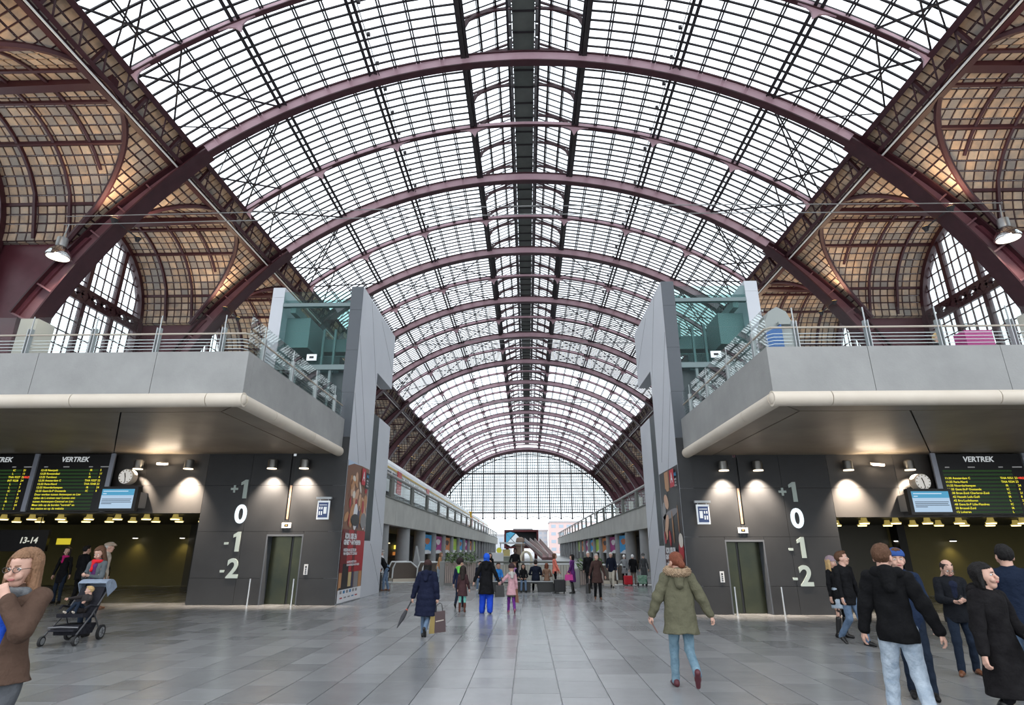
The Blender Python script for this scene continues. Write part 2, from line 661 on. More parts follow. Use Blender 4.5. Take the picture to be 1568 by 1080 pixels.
while yy < 150:
    mb = MB()
    for s in (-1, 1):
        pts = []
        for j in range(9):
            t = j / 8
            pts.append((s * (4.0 - 3.3 * t), yy, ZL + 0.2 + 1.9 * sqrt(max(0, 1 - (1 - t) ** 2.2))))
        for a, b in zip(pts[:-1], pts[1:]):
            mb.bar(a, b, 0.12, 0.2, up=(0, 0, 1))
        for t in (0.12, 0.3):
            xx = s * (4.0 - 3.3 * t)
            mb.bar((xx, yy, ZL + 1.4 + 1.5 * t), (s * 4.0, yy, ZL + 0.5), 0.07, 0.07)
        mb.bar((s * 4.0, yy, ZL + 1.3), (s * 0.7, yy, ZL + 2.8), 0.12, 0.12)
    mb.build('lantern_frame', M_IRON, ceiling)
    yy += BAY / 4
    idx += 1

# ================================================================= side walls of the hall: vaults, great windows, ribs down to the deck
RV = 32.9
XW = 31.2
ZS, RL = 18.9, 5.9
DECK = 5.6


def zl(y, yc):
    d = abs(y - yc)
    return ZS + (sqrt(RL * RL - d * d) if d < RL else 0.0)


def xmain(z, r=RV):
    return sqrt(max(0.0, r * r - (z - RC) ** 2))


M_VAULT_BACK = mat('vault_iron', (0.05, 0.018, 0.024), 0.6)
M_TILE = [M_LINING,
          mat('vault_lining_pale', (0.70, 0.52, 0.37), 0.7, noise=(1.6, (0.42, 0.35, 0.29), 0.16), bump=0.5, bscale=6),
          mat('vault_lining_grey', (0.40, 0.34, 0.29), 0.7, noise=(1.6, (0.27, 0.25, 0.24), 0.2), bump=0.5, bscale=6)]
NC = 24
ORDN = ['first', 'second', 'third', 'fourth', 'fifth', 'sixth', 'seventh', 'eighth', 'ninth', 'tenth', 'eleventh', 'twelfth', 'thirteenth']
for s, nm in ((-1, 'wall_left'), (1, 'wall_right')):
    wall = tag(empty(nm), ('west' if s < 0 else 'east') + ' side of the train hall with tiled vaults and arched windows', kind='structure')
    tl, wp = [], []
    for k in range(-2, K1):
        y0 = RIB0 + k * BAY
        yc = y0 + BAY / 2
        dy = BAY / NC
        back = MB()
        # vault columns: down the main slope, then out to the window
        for j in range(NC):
            ya, yb = y0 + j * dy, y0 + (j + 1) * dy
            za, zb = zl(ya, yc), zl(yb, yc)
            pha0, phb0 = PHG + 0.001, PHG + 0.001
            pha1, phb1 = math.acos((za - RC) / RV), math.acos((zb - RC) / RV)
            nmn = 12
            dph = 0.56 / RV
            # main slope cells
            lo = max(pha1, phb1)
            nst = int((lo - pha0) / dph) + 1
            for q in range(nst):
                p0 = pha0 + q * dph
                A0, A1 = min(p0, pha1), min(p0 + dph, pha1)
                B0, B1 = min(p0, phb1), min(p0 + dph, phb1)
                if A1 - A0 < 1e-4 and B1 - B0 < 1e-4: continue
                c = []
                for (p, yv) in ((A0, ya), (A1, ya), (B1, yb), (B0, yb)):
                    xx, zz = arc(p, RV, s)
                    c.append(np.array((xx, yv, zz)))
                tl.append((c, np.array((-s * sin(p0), 0, -cos(p0))), k))
                back.quad(*[v - np.array((-s * sin(p0), 0, -cos(p0))) * 0.02 for v in c])
        # lunette barrel, in strips of equal arc, with a flat springing strip each side
        NT = 33
        yl = [y0] + [yc - RL * cos(pi * j / NT) for j in range(NT + 1)] + [y0 + BAY]
        for ya, yb in zip(yl[:-1], yl[1:]):
            za, zb = zl(ya, yc), zl(yb, yc)
            xa, xb = xmain(za), xmain(zb)
            dx = 0.56
            nx_ = int((XW - min(xa, xb)) / dx) + 1
            for q in range(nx_):
                xs = XW - (q + 1) * dx
                xe = XW - q * dx
                A0, B0 = max(xs, xa), max(xs, xb)
                A1, B1 = max(xe, xa), max(xe, xb)
                if A1 - A0 < 1e-3 and B1 - B0 < 1e-3: continue
                c = [np.array((s * A0, ya, za)), np.array((s * A1, ya, za)), np.array((s * B1, yb, zb)), np.array((s * B0, yb, zb))]
                tx = np.array((0, yb - ya, zb - za)); tx /= np.linalg.norm(tx)
                nrm = np.array((0, tx[2], -tx[1]))
                tl.append((c, nrm, k))
                back.quad(*[v - nrm * 0.02 for v in c])
        # leave the backing as one dark iron skin per bay
        back.build('vault_skin', M_VAULT_BACK, wall)
        # iron members of the vault: groin ribs, crown beam, deep bars
        mb = MB()
        g = []
        for j in range(33):
            yv = yc - RL + 2 * RL * j / 32
            zv = zl(yv, yc)
            g.append((s * (xmain(zv) - 0.06), yv, zv - 0.06))
        mb.tube(g, 0.17, 6)
        for j in range(2, NC, 4):
            if k > 7: break
            yv = y0 + j * dy
            if abs(yv - yc) < RL and j != NC // 2:
                zv = zl(yv, yc)
                mb.bar((s * xmain(zv), yv, zv - 0.1), (s * XW, yv, zv - 0.1), 0.16, 0.2)
        zc = ZS + RL
        mb.bar((s * 21.4, yc, zc + 0.05), (s * XW, yc, zc - 0.25), 0.5, 0.55)
        for f in (0.28, 0.52, 0.76):
            aps = []
            for j in range(17):
                yv = yc - RL * 0.999 + 2 * RL * 0.999 * j / 16
                zv = zl(yv, yc)
                xx = xmain(zv)
                xt = 22.3 + (XW - 22.3) * f
                if xx > xt: continue
                aps.append((s * xt, yv, zv - 0.08))
            run = [[]]
            for p in aps:
                if run[-1] and p[1] - run[-1][-1][1] > 1.0: run.append([])
                run[-1].append(p)
            for r_ in run:
                for a, b in zip(r_[:-1], r_[1:]):
                    mb.bar(a, b, 0.16, 0.16, up=(s, 0, 0))
        # beam under the gutter strip
        mb.bar((s * 22.05, y0, 24.55), (s * 22.05, y0 + BAY, 24.55), 0.34, 0.4)
        mb.build('vault_rib', mat('vault_rib_iron', (0.06, 0.018, 0.025), 0.5), wall)
        # great window
        wn = empty('window', parent=wall)
        wr = RL - 0.15
        fr = MB()
        ring = []
        for j in range(25):
            an = pi * j / 24
            ring.append((s * (XW - 0.05), yc - wr * cos(an), ZS + wr * sin(an)))
        ring = [(s * (XW - .05), yc - wr, DECK)] + ring + [(s * (XW - .05), yc + wr, DECK)]
        for a, b in zip(ring[:-1], ring[1:]):
            fr.bar(a, b, 0.5, 0.55, up=(s, 0, 0))
        ncol = 16
        cw = 2 * wr / ncol
        rh = 1.0

        def top(yv):
            d = abs(yv - yc)
            return ZS + sqrt(max(0, wr * wr - d * d))
        for j in range(1, ncol):
            yv = yc - wr + j * cw
            heavy = j % 4 == 0
            fr.bar((s * XW, yv, DECK), (s * XW, yv, top(yv)), 0.34 if heavy else 0.07, 0.3 if heavy else 0.08, up=(s, 0, 0))
        z = DECK
        zt = ZS + wr
        while z < zt:
            hw = wr if z <= ZS else sqrt(max(0, wr * wr - (z - ZS) ** 2))
            fr.bar((s * XW, yc - hw, z), (s * XW, yc + hw, z), 0.07, 0.08, up=(s, 0, 0))
            z += rh
        for zb_ in (ZS - 0.3, ZS - 6.2):
            for dz in (-0.42, 0.42):
                fr.bar((s * (XW - .12), yc - wr, zb_ + dz), (s * (XW - .12), yc + wr, zb_ + dz), 0.3, 0.2, up=(s, 0, 0))
            if k < 4:
                nd = 12
                for q in range(nd):
                    ya_, yb_ = yc - wr + 2 * wr * q / nd, yc - wr + 2 * wr * (q + 1) / nd
                    fr.bar((s * (XW - .12), ya_, zb_ - .42), (s * (XW - .12), yb_, zb_ + .42), 0.2, 0.22, up=(s, 0, 0))
                    fr.bar((s * (XW - .12), ya_, zb_ + .42), (s * (XW - .12), yb_, zb_ - .42), 0.2, 0.22, up=(s, 0, 0))
        fr.build('window_frame', M_IRON, wn)
        far = MB()
        for j in range(ncol):
            ya_, yb_ = yc - wr + j * cw, yc - wr + (j + 1) * cw
            ta, tb = top(ya_), top(yb_)
            z = DECK
            while z < max(ta, tb):
                z1 = z + rh
                c = [(s * XW, ya_, min(z, ta)), (s * XW, yb_, min(z, tb)), (s * XW, yb_, min(z1, tb)), (s * XW, ya_, min(z1, ta))]
                if k < 3:
                    wp.append((c, wn))
                else:
                    far.quad(*c)
                z = z1
        if far.v:
            far.build('window_glass', M_WINGLASS, wn)
    # nearest lining tiles and panes are objects of their own
    sc_l = []
    for c, nrm, k in tl:
        p = projpx(sum(c) / 4)
        ok = p and -15 < p[0] < 1583 and -15 < p[1] < 520 and (c[0][1] > 17)
        sc_l.append((1.0 / p[2] if ok else 0, c, nrm, k))
    sc_l.sort(key=lambda t: -t[0])
    rt = random.Random(5 + s)
    rest = MB()
    for n, (sv, c, nrm, k) in enumerate(sc_l):
        ctr = sum(c) / 4
        mi = rt.choices((0, 1, 2), (5, 3, 2))[0]
        cc = [ctr + (v - ctr) * 0.80 for v in c]
        up = [v + nrm * 0.035 for v in cc]
        if n < 300 and sv > 0:
            m = MB().hexa([v - nrm * 0.02 for v in cc] + up)
            m.build('lining_tile', M_TILE[mi], wall)
        elif k < 4:
            rest.hexa([v - nrm * 0.02 for v in cc] + up, mi)
        else:
            rest.quad(*up, mi)
    tag(rest.build('lining_tiles_far', M_TILE, wall), kind='stuff')
    sw = []
    for c, wn in wp:
        ctr = [sum(v[i] for v in c) / 4 for i in range(3)]
        p = projpx(ctr)
        ok = p and -10 < p[0] < 1578 and 150 < p[1] < 535
        sw.append((1 / p[2] if ok else 0, c, wn))
    sw.sort(key=lambda t: -t[0])
    rest = {}
    for n, (sv, c, wn) in enumerate(sw):
        if n < 200 and sv > 0:
            MB().quad(*c).build('window_pane', M_WINGLASS, wn)
        else:
            rest.setdefault(wn.name, (wn, MB()))[1].quad(*c)
    for wn, m in rest.values():
        tag(m.build('window_panes_far', M_WINGLASS, wn), kind='stuff')
    # warm lamps under the gutter that light the vaults
    for k in range(-1, K1 - 1):
        yc = RIB0 + (k + 0.5) * BAY
        for dq in (-5.45, 5.45):
            t = tag(empty('vault_lamp', (s * 24.1, yc + dq, 19.9)), 'warm lamp on the %s rib of the %s tiled vault, %s side' % ('near' if dq < 0 else 'far', ORDN[k + 1], 'left' if s < 0 else 'right'), 'lamp', 'vault lamps, %s side' % ('left' if s < 0 else 'right'))
            MB().lathe([(.10, -.12), (.14, 0), (.22, .14)], n=12).build('shade', M_BLACK_IRON, t, True)
            MB().lathe([(.19, .13), (.19, .16)], n=12).build('bulb', mat('amber_bulb', (0, 0, 0), .5, emit=(1, .62, .2), estr=4), t)
            MB().bar((0, 0, .1), (0, .95 if dq > 0 else -.95, .1), .06, .06).build('bracket', M_BLACK_IRON, t)
            if k < 3:
                spot('vault_lamp_beam', (0, 0, .2), (s * 1.0, -dq * .75, 4.4), 900, (1, .74, .48), 150, .9, .25, t)
    # ribs below the gutter, diaphragm plates, footings
    for k in range(-2, K1 + 1):
        y = RIB0 + k * BAY
        mb = MB()
        ph1 = math.acos((14.2 - RC) / 32.0)
        phs = lin(PHG - 0.02, ph1, 14)
        t = lambda p: (p - PHG) / (ph1 - PHG)
        ri = lambda p: 32.05 - 1.0 * max(0, t(p)) ** 0.8
        sweep(mb, phs, y - 0.55, y + 0.55, lambda p: ri(p), lambda p: ri(p) + 0.1, s)
        sweep(mb, phs, y - 0.55, y + 0.55, 32.45, 32.55, s)
        sweep(mb, phs, y - 0.16, y + 0.16, lambda p: ri(p) + 0.1, 32.5, s, mi=1)
        for p in phs[2::2]:
            sweep(mb, [p - 0.0015, p + 0.0015], y - 0.45, y + 0.45, lambda q: ri(q) + 0.1, 32.5, s, mi=1)
        mb.build('great_rib', [M_IRON, mat('oxblood_rib_lit_web', (0.17, 0.075, 0.092), 0.42, noise=(1.2, (0.23, 0.11, 0.13), 0.25))], wall)  # web colour raised above the flanges to stand for light falling on it
        mb = MB()
        poly = []
        for p in lin(math.acos((19.3 - RC) / 32.2), ph1, 8):
            poly.append(arc(p, 32.2, s))
        poly += [(s * 28.6, 6.0), (s * (XW + .1), 6.0), (s * (XW + .1), 19.3)]
        mb.prism(poly, y - 0.3, y + 0.3, 'xz')
        mb.build('diaphragm', mat('oxblood_plate', (0.095, 0.024, 0.036), 0.45, noise=(1.6, (0.13, 0.038, 0.052), 0.25)), wall)
        mb = MB()
        xf, zf = arc(ph1, 31.0, s)
        mb.hexa([(xf - .5, y - .6, DECK), (xf + .5, y - .6, DECK), (xf + .5, y + .6, DECK), (xf - .5, y + .6, DECK),
                 (xf - .5, y - .6, zf + .2), (xf + .5, y - .6, zf + .2), (xf + .5, y + .6, zf + .2), (xf - .5, y + .6, zf + .2)])
        mb.box(xf - .95, xf + .95, y - .95, y + .95, DECK, DECK + 1.2)
        mb.build('footing', mat('cream_stone', (0.55, 0.53, 0.48), 0.7), wall)
        # stone wall behind the footings, between the windows
        mb = MB()
        mb.box(s * XW, s * (XW + .5), y - 0.8, y + 0.8, 0, 20)
        mb.build('pier', M_IRON, wall)
    mb = MB()
    mb.box(s * XW, s * (XW + .5), YF, YB, 0, DECK + 0.3)
    mb.build('dado', M_IRON, wall)
    # gutter girder: two chords, lacing, white pipe
    mb = MB()
    (xa, za), (xb, zb) = arc(PHG - 0.002, 32.7, s), arc(PHG + 0.034, 32.3, s)
    mb.bar((xa, YF, za), (xa, YB, za), 0.3, 0.5, up=(s * sin(PHG), 0, cos(PHG)))
    mb.bar((xb, YF, zb), (xb, YB, zb), 0.22, 0.3, up=(s * sin(PHG), 0, cos(PHG)))
    n = int((YB - YF) / 1.63)
    for q in range(n):
        ya = YF + q * 1.63
        mb.bar((xa, ya, za), (xb, ya + 0.8, zb), 0.08, 0.12)
        if q % 2: mb.bar((xa, ya, za), (xb, ya, zb), 0.16, 0.2)
    mb.build('gutter_girder', M_IRON, wall)
    xp, zp = arc(PHG + 0.044, 32.15, s)
    MB().tube([(xp, YF, zp), (xp, YB, zp)], 0.055, 8).build('gutter_pipe', M_WHITE, wall, smooth=True)

# ================================================================= far gable
wall_back = tag(empty('wall_back'), 'great glazed gable screen at the far end of the train hall', kind='structure')
yg = YB + 0.4
mb = MB()
phs = lin(-1.35, 1.35, 60)
sweep(mb, phs, yg - 0.5, yg + 0.5, 31.4, 32.9)
mb.build('gable_arch', M_IRON, wall_back)
mb = MB()
sweep(mb, phs, yg - 0.2, yg + 0.2, 30.4, 30.6)
for j in range(41):
    p = -1.3 + 2.6 * j / 40
    x0, z0 = arc(p, 30.5); x1, z1 = arc(p, 31.5)
    mb.bar((x0, yg, z0), (x1, yg, z1), 0.12, 0.12, up=(0, 1, 0))
mb.build('gable_fringe', M_BLACK_IRON, wall_back)
ZGB = 12.6


def gtop(x):
    return RC + sqrt(max(0, 31.4 ** 2 - x * x))


nmul = 17
for j in range(-8, 9):
    x = j * 3.5
    z0 = ZGB - 2.0
    MB().bar((x, yg, z0), (x, yg, max(gtop(x), z0 + .5)), 0.34, 0.4, up=(0, 1, 0)).build('mullion', M_BLACK_IRON, wall_back)
for z, t in ((ZGB, 0.4), (20.0, 0.2), (24.8, 0.42)):
    hw = sqrt(31.4 ** 2 - (z - RC) ** 2)
    MB().bar((-hw, yg, z), (hw, yg, z), 0.3, t).build('transom', M_BLACK_IRON, wall_back)
mb = MB()
z = ZGB
while z < 31.2:
    hw = sqrt(31.4 ** 2 - (z - RC) ** 2)
    mb.bar((-hw, yg, z), (hw, yg, z), 0.1, 0.2)
    z += 0.92
for j in range(-48, 49):
    x = j * 3.5 / 6
    if j % 6: mb.bar((x, yg, ZGB), (x, yg, gtop(x)), 0.17, 0.1, up=(0, 1, 0))
M_GREY_BAR = mat('pale_glazing_bar', (0.10, 0.11, 0.14), 0.6)
tag(mb.build('gable_glazing_bars', M_GREY_BAR, wall_back), kind='stuff')
mb = MB()
for j in range(-8, 8):
    x0 = j * 3.5
    pts = [(x0 + 3.5 * t, yg, ZGB - 2.0 + 0.8 * (1 - (2 * t - 1) ** 2) ** 0.5) for t in [i / 8 for i in range(9)]]
    for a, b in zip(pts[:-1], pts[1:]): mb.bar(a, b, 0.15, 0.15)
mb.build('gable_scallops', M_BLACK_IRON, wall_back)
mb = MB()
for j in range(-8, 8):
    x0, x1 = j * 3.5, (j + 1) * 3.5
    mb.quad((x0, yg + .05, ZGB), (x1, yg + .05, ZGB), (x1, yg + .05, gtop(x1)), (x0, yg + .05, gtop(x0)))
mb.build('gable_glass', M_WINGLASS, wall_back)
# ================================================================= decks, lift towers, concourse walls (one unit per side; the other is its mirror image, a little smaller)
WARM = (1.0, 0.80, 0.58)
M_COPPER = mat('copper_strip', (0.50, 0.34, 0.24), 0.35, metal=0.6)
M_NUM = mat('pale_number_paint', (0.50, 0.58, 0.54), 0.6)
M_LED = emis('white_led', (0.85, 0.95, 1.0), 1.15)
M_LEDDOT = emis('led_dot', (1, 1, 1), 2.5)
M_DOOR = mat('lift_door_metal', (0.026, 0.034, 0.024), 0.25, metal=0.6, noise=(1.0, (0.065, 0.066, 0.034), 0.2))
M_OLIVE = mat('olive_wall', (0.13, 0.108, 0.032), 0.5, noise=(0.6, (0.17, 0.14, 0.045), 0.25))
M_UCEIL = mat('dark_ceiling', (0.035, 0.032, 0.024), 0.5)
M_GLOW = emis('warm_lamp_glow', (1.0, 0.82, 0.38), 3.2)
M_GLOWW = emis('white_lamp_glow', (1.0, 0.92, 0.82), 5.0)
M_BOARD = mat('board_black', (0.006, 0.006, 0.007), 0.35)
M_YEL = emis('board_yellow', (0.95, 0.85, 0.05), 1.1)
M_DIM = emis('board_dim_green', (0.05, 0.16, 0.03), 0.35)
M_RED = emis('board_red', (1.0, 0.08, 0.04), 1.1)
M_PALE = emis('board_white', (0.62, 0.66, 0.68), 0.75)
M_SCR = emis('screen_pale_blue', (0.50, 0.68, 0.88), 0.85)
M_SCRB = emis('screen_blue', (0.10, 0.42, 0.68), 0.8)
M_SCRT = emis('screen_text', (0.12, 0.16, 0.22), 0.5)
M_NAVY = mat('navy_sign', (0.012, 0.03, 0.10), 0.3, emit=(0.02, 0.05, 0.16), estr=0.4)
M_SIGNW = mat('white_sign', (0.75, 0.78, 0.8), 0.4, emit=(0.7, 0.75, 0.8), estr=0.25)

SIDES = {'L': dict(s=-1, q=1.0, xp=-6.15, D=19.75, word='left'), 'R': dict(s=1, q=0.9, xp=4.45, D=17.3, word='right')}
ROWS_L1 = ['12:05 Brussel-Zuid|IC|21', '12:08 Essen|L|11', '12:12 Amsterdam C|THA 9327|22', '12:15 Rotterdam|INT 9228|24', '12:16 Antwerpen-Zuid|L|3', '12:16 Puurs|L|7', '12:17 Charleroi-Zuid|IC|24', '12:17 Lier|L|9', '12:18 Leuven|L|23', '12:18 Hasselt|IR|21', '12:18 Mechelen|L|24', '12:18 Boom|L|2']
ROWS_L2 = ['12:18 Neerpelt|IR|5', '12:20 Roosendaal|L|11', '12:25 Turnhout|IR|6', '12:30 Amsterdam C|THA 9327 22|', '12:33 Paris-Nord|THA 9348 23|', '12:35 Noorderkempen|IR|24', '12:35 Gent-St-P Oostende|IC|8',
           'Door werken tussen Antwerpen en Lier', 'rijden de L-treinen naar Leuven niet', 'tussen Antwerpen-Centraal en Lier.', 'Meer info op de borden "vertrek" en', 'het station en op de website']
ROWS_R = ['', '', '11:30 Amsterdam C|THA 9351 23|', '11:33 Paris-Nord|THA 9334 23|', '11:35 Noorderkempen|IR|24', '11:35 Gent-St-P Oostende|IC|8', '11:38 Brux-Zuid Charleroi-Zuid|IC|21', '11:42 Hasselt Luik-Guill|IR|8',
          '11:42 Bru-Luchthaven|L|23', '11:48 Gent-St-P Lille-Flandres|IC|1', '11:50 Brussel-Zuid|IR|21', '12:12 Lokeren|L|8']


class Side:
    def __init__(s, s_, q, xp, D, word):
        s.s, s.q, s.xp, s.D, s.word = s_, q, xp, D, word

    def X(s, u): return s.xp + s.s * u * s.q
    def Y(s, d): return s.D + d * s.q
    def Z(s, h): return h * s.q
    def P(s, u, d, h): return (s.X(u), s.Y(d), s.Z(h))
    def bx(s, mb, u0, u1, d0, d1, h0, h1, mi=0):
        return mb.box(s.X(u0), s.X(u1), s.Y(d0), s.Y(d1), s.Z(h0), s.Z(h1), mi)


def build_side(S):
    W = S.word
    X, Y, Z, P, bx, q, s = S.X, S.Y, S.Z, S.P, S.bx, S.q, S.s
    FR = -7.36                       # front of the deck
    UO = 24.0                        # how far the deck reaches outwards
    UE = 0.25                        # deck edge towards the middle of the hall
    # ---------------- deck with parapet, lip and soffit
    deck = tag(empty('concrete_deck', P(8, -3, 4.8)), 'grey concrete deck with cream lip jutting out on the %s, %s' % (W, 'above the pram' if s < 0 else 'above the hoodie'), 'deck')
    inv = lambda o: o
    def ch(mb, name, m, smooth=False, par=deck, loc0=None):
        o = mb.build(name, m, par, smooth)
        o.matrix_parent_inverse = par.matrix_world.inverted() if False else o.matrix_parent_inverse
        return o
    deck.location = (0, 0, 0)
    # parapet faces, cast in lengths
    us = [UE, 2.4, 5.2, 7.6, 10.6, 13.4, 16.4, 19.5, UO]
    for a, b in zip(us[:-1], us[1:]):
        ch(bx(MB(), a + (0.006 if a > UE else 0), b - 0.006, FR, FR + 0.3, 4.98, 6.02), 'parapet', M_CONC)
    ch(bx(MB(), UE, UE + 0.3, FR + 0.302, 0, 4.98, 6.02), 'parapet', M_CONC)
    ch(bx(MB(), UE + 0.3, UO, FR + 0.3, 0.0, 5.3, 5.6), 'deck_slab', M_CONC)
    # rounded lip
    r = 0.165 * q
    zc = Z(4.98) - r * 0.55
    a = [UE - 0.02, 1.05 if s < 0 else 1.45, 4.15 if s < 0 else 4.9, 8.5, 12.6, 16.8, UO]
    for u0, u1 in zip(a[:-1], a[1:]):
        ch(MB().tube([(X(u0 + 0.008), Y(FR) + r * .55, zc), (X(u1 - 0.008), Y(FR) + r * .55, zc)], r, 16), 'lip', M_CONC_LIP, True)
    ds = [FR + 0.15, -5.6, -2.8, -0.02]
    for d0, d1 in zip(ds[:-1], ds[1:]):
        ch(MB().tube([(X(UE) + s * r * .55, Y(d0 + 0.008), zc), (X(UE) + s * r * .55, Y(d1 - 0.008), zc)], r, 16), 'lip', M_CONC_LIP, True)
    ch(MB().lathe([(.001, r), (r * .5, r * .866), (r * .866, r * .5), (r, 0), (r * .866, -r * .5), (r * .5, -r * .866), (.001, -r)], (X(UE) + s * r * .55, Y(FR) + r * .55, zc), 16), 'lip_corner', M_CONC_LIP, True)
    # soffit slabs with open joints
    hs = 4.82
    def slab(poly):
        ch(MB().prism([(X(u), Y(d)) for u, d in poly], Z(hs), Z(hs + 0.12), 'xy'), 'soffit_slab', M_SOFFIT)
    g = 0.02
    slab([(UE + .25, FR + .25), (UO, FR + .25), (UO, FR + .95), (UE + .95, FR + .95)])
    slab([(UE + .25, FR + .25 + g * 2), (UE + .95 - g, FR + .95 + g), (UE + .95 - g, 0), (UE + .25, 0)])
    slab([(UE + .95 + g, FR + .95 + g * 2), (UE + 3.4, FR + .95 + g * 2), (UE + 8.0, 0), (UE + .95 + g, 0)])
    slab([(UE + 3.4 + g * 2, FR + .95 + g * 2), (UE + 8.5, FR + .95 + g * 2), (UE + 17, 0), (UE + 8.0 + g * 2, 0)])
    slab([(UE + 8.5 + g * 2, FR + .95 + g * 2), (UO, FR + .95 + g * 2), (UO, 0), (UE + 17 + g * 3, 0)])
    ch(bx(MB(), UE + .3, UO, FR + .3, 0, hs + .13, 5.3), 'deck_core', M_JOINT)
    # ---------------- railing
    rail = tag(empty('deck_railing'), 'steel and glass railing along the edge of the %s concrete deck' % W, 'railing')
    def post(u, d, along):
        mb = MB()
        for k in (-0.035, 0.035):
            a0 = np.array(P(u, d, 6.0)); b0 = np.array(P(u, d, 6.66))
            off = np.array((k * q, 0, 0)) if along == 'u' else np.array((0, k * q, 0))
            mb.bar(a0 + off, b0 + off, 0.018 * q if along == 'u' else 0.10 * q, 0.10 * q if along == 'u' else 0.018 * q, up=(0, 1, 0))
        mb.bar(np.array(P(u, d, 6.6)), np.array(P(u, d, 6.98)), 0.02, 0.02, up=(0, 1, 0))
        mb.build('post', M_STEEL_GREY, rail)
    pu = [0.98 + 1.56 * i for i in range(8)]
    pd = [-6.45 + 1.84 * i for i in range(4)]
    for u in pu: post(u, FR + .12, 'u')
    for d in pd: post(UE + .12, d, 'd')
    for name, h, rr, m in (('handrail', 6.50, 0.024, M_TIMBER), ('wire', 6.14, 0.008, M_STEEL), ('wire', 6.22, 0.008, M_STEEL), ('wire', 6.30, 0.008, M_STEEL), ('wire', 6.38, 0.008, M_STEEL)):
        o = 0.10 if name == 'handrail' else 0.16
        MB().tube([P(13, FR + o, h), P(UE + o + .1, FR + o, h), P(UE + o, FR + o + .1, h), P(UE + o, -.1, h)], rr * q, 6).build(name, M_STEEL if name == 'handrail' and False else m, rail, True)
    us2 = [UE + .1] + pu
    for a0, b0 in zip(us2[:-1], us2[1:]):
        bx(MB(), a0 + .02, b0 - .02, FR + .10, FR + .112, 6.04, 6.96).build('glass_panel', M_CLEAR, rail)
    ds2 = [FR + .1] + pd + [-.15]
    for a0, b0 in zip(ds2[:-1], ds2[1:]):
        bx(MB(), UE + .10, UE + .112, a0 + .03, b0 - .03, 6.04, 6.96).build('glass_panel', glass('railing_glass', (0.92, 0.96, 0.95), 0.08), rail)
    # ---------------- lift tower
    tw = tag(empty('lift_tower'), 'tall grey clad lift tower with glass head at the end of the %s deck' % W, 'lift tower')
    # light side panel in the shape of a Γ, with the slot below
    zT = 11.16
    prof = [(0, 0), (2.85, 0), (2.85, 8.6), (5.45, 8.6), (5.45, zT), (0, zT)]
    mb = MB().prism([(Y(d), Z(h)) for d, h in prof], X(0), X(0.45), 'yz')
    mb.build('side_panel', M_PANEL, tw)
    mb = MB()
    bx(mb, 0.0, 0.45, 2.852, 3.75, 0, 2.0); bx(mb, 0.0, 0.45, 3.75, 5.7, 0, 6.9)
    mb.build('side_panel', M_PANEL, tw)
    bx(MB(), 0.012, 0.45, 2.852, 3.748, 2.0, 6.9).build('slot_infill', mat('slot_green_black', (0.03, 0.045, 0.05), 0.4), tw)
    # fine joints of the side panel
    mb = MB()
    for (d0, h0, d1, h1) in ((0.05, 9.2, 2.2, 4.9), (0.05, 7.0, 1.6, 3.9), (2.9, 10.9, 5.3, 9.4), (1.2, 11.1, 2.8, 8.0), (3.8, 4.0, 5.6, 2.2), (3.8, 1.9, 5.6, 0.3)):
        mb.bar((X(-0.001), Y(d0), Z(h0)), (X(-0.001), Y(d1), Z(h1)), 0.012, 0.006, up=(1, 0, 0))
    mb.build('panel_joint', mat('fine_joint', (0.12, 0.125, 0.135), 0.7), tw)
    # slate front edge in lengths, up and down the tower
    hz = [0, 0.8, 2.25, 3.75, 5.4, 7.0, 8.6, 10.2, zT]
    for a0, b0 in zip(hz[:-1], hz[1:]):
        bx(MB(), 0.004, 0.455, -0.03, 0.0, a0 + .004, b0 - .004).build('edge_panel', M_ANTHRA2 if a0 >= 4.8 else M_ANTHRA, tw)
    # outer post
    hz = [5.6, 7.6, 9.2, 10.75, zT]
    for a0, b0 in zip(hz[:-1], hz[1:]):
        bx(MB(), 3.02, 3.48, 0.0, 1.6, a0 + .004, b0 - .004).build('post_panel', M_PANEL, tw)
    # steel and glass of the head
    st = MB()
    bx(st, 0.45, 3.02, -.02, .16, 10.36, 10.5)
    bx(st, 2.55, 2.75, 0.1, 5.0, 10.15, 10.45)
    bx(st, 0.5, 0.62, 0.1, 5.0, 10.5, 10.6)
    bx(st, 0.45, 3.02, -.02, .14, 7.86, 8.05)
    bx(st, 0.45, 3.0, 2.6, 2.8, 9.75, 10.0)
    bx(st, 0.45, 3.0, 4.6, 4.8, 9.9, 10.2)
    st.build('steel_frame', M_TEAL_STEEL, tw)
    mc = MB()
    bx(mc, 2.1, 3.02, 0.5, 1.9, 8.9, 10.1)
    bx(mc, 0.5, 0.95, 1.4, 2.0, 9.5, 10.0)
    bx(mc, 0.95, 2.4, 1.9, 2.4, 9.2, 9.55)
    mc.build('lift_machine', M_TEAL_STEEL, tw)
    mc = MB()
    bx(mc, 1.2, 3.0, 1.6, 4.5, 5.6, 8.9)
    bx(mc, 0.46, 3.0, 0.35, 0.45, 5.6, 7.86)
    mc.build('lift_car', M_TEAL_DARK, tw)
    st = MB()
    for u in (0.95, 1.35, 2.2, 2.75):
        bx(st, u, u + .09, .05, .15, 5.6, 7.9)
    for u in (1.3, 1.75):
        bx(st, u, u + .08, 1.2, 1.3, 8.0, 9.9)
    st.build('door_mullion', M_TEAL_STEEL, tw)
    bx(MB(), 0.45, 3.02, 0.02, 0.04, 8.05, 9.36).build('glass_pane', M_TEAL, tw)
    bx(MB(), 0.45, 3.02, 0.02, 0.04, 9.38, 10.98).build('glass_pane', M_TEAL, tw)
    bx(MB(), 0.45, 3.02, 0.05, 5.0, 10.62, 10.64).build('roof_glass', M_TEAL, tw)
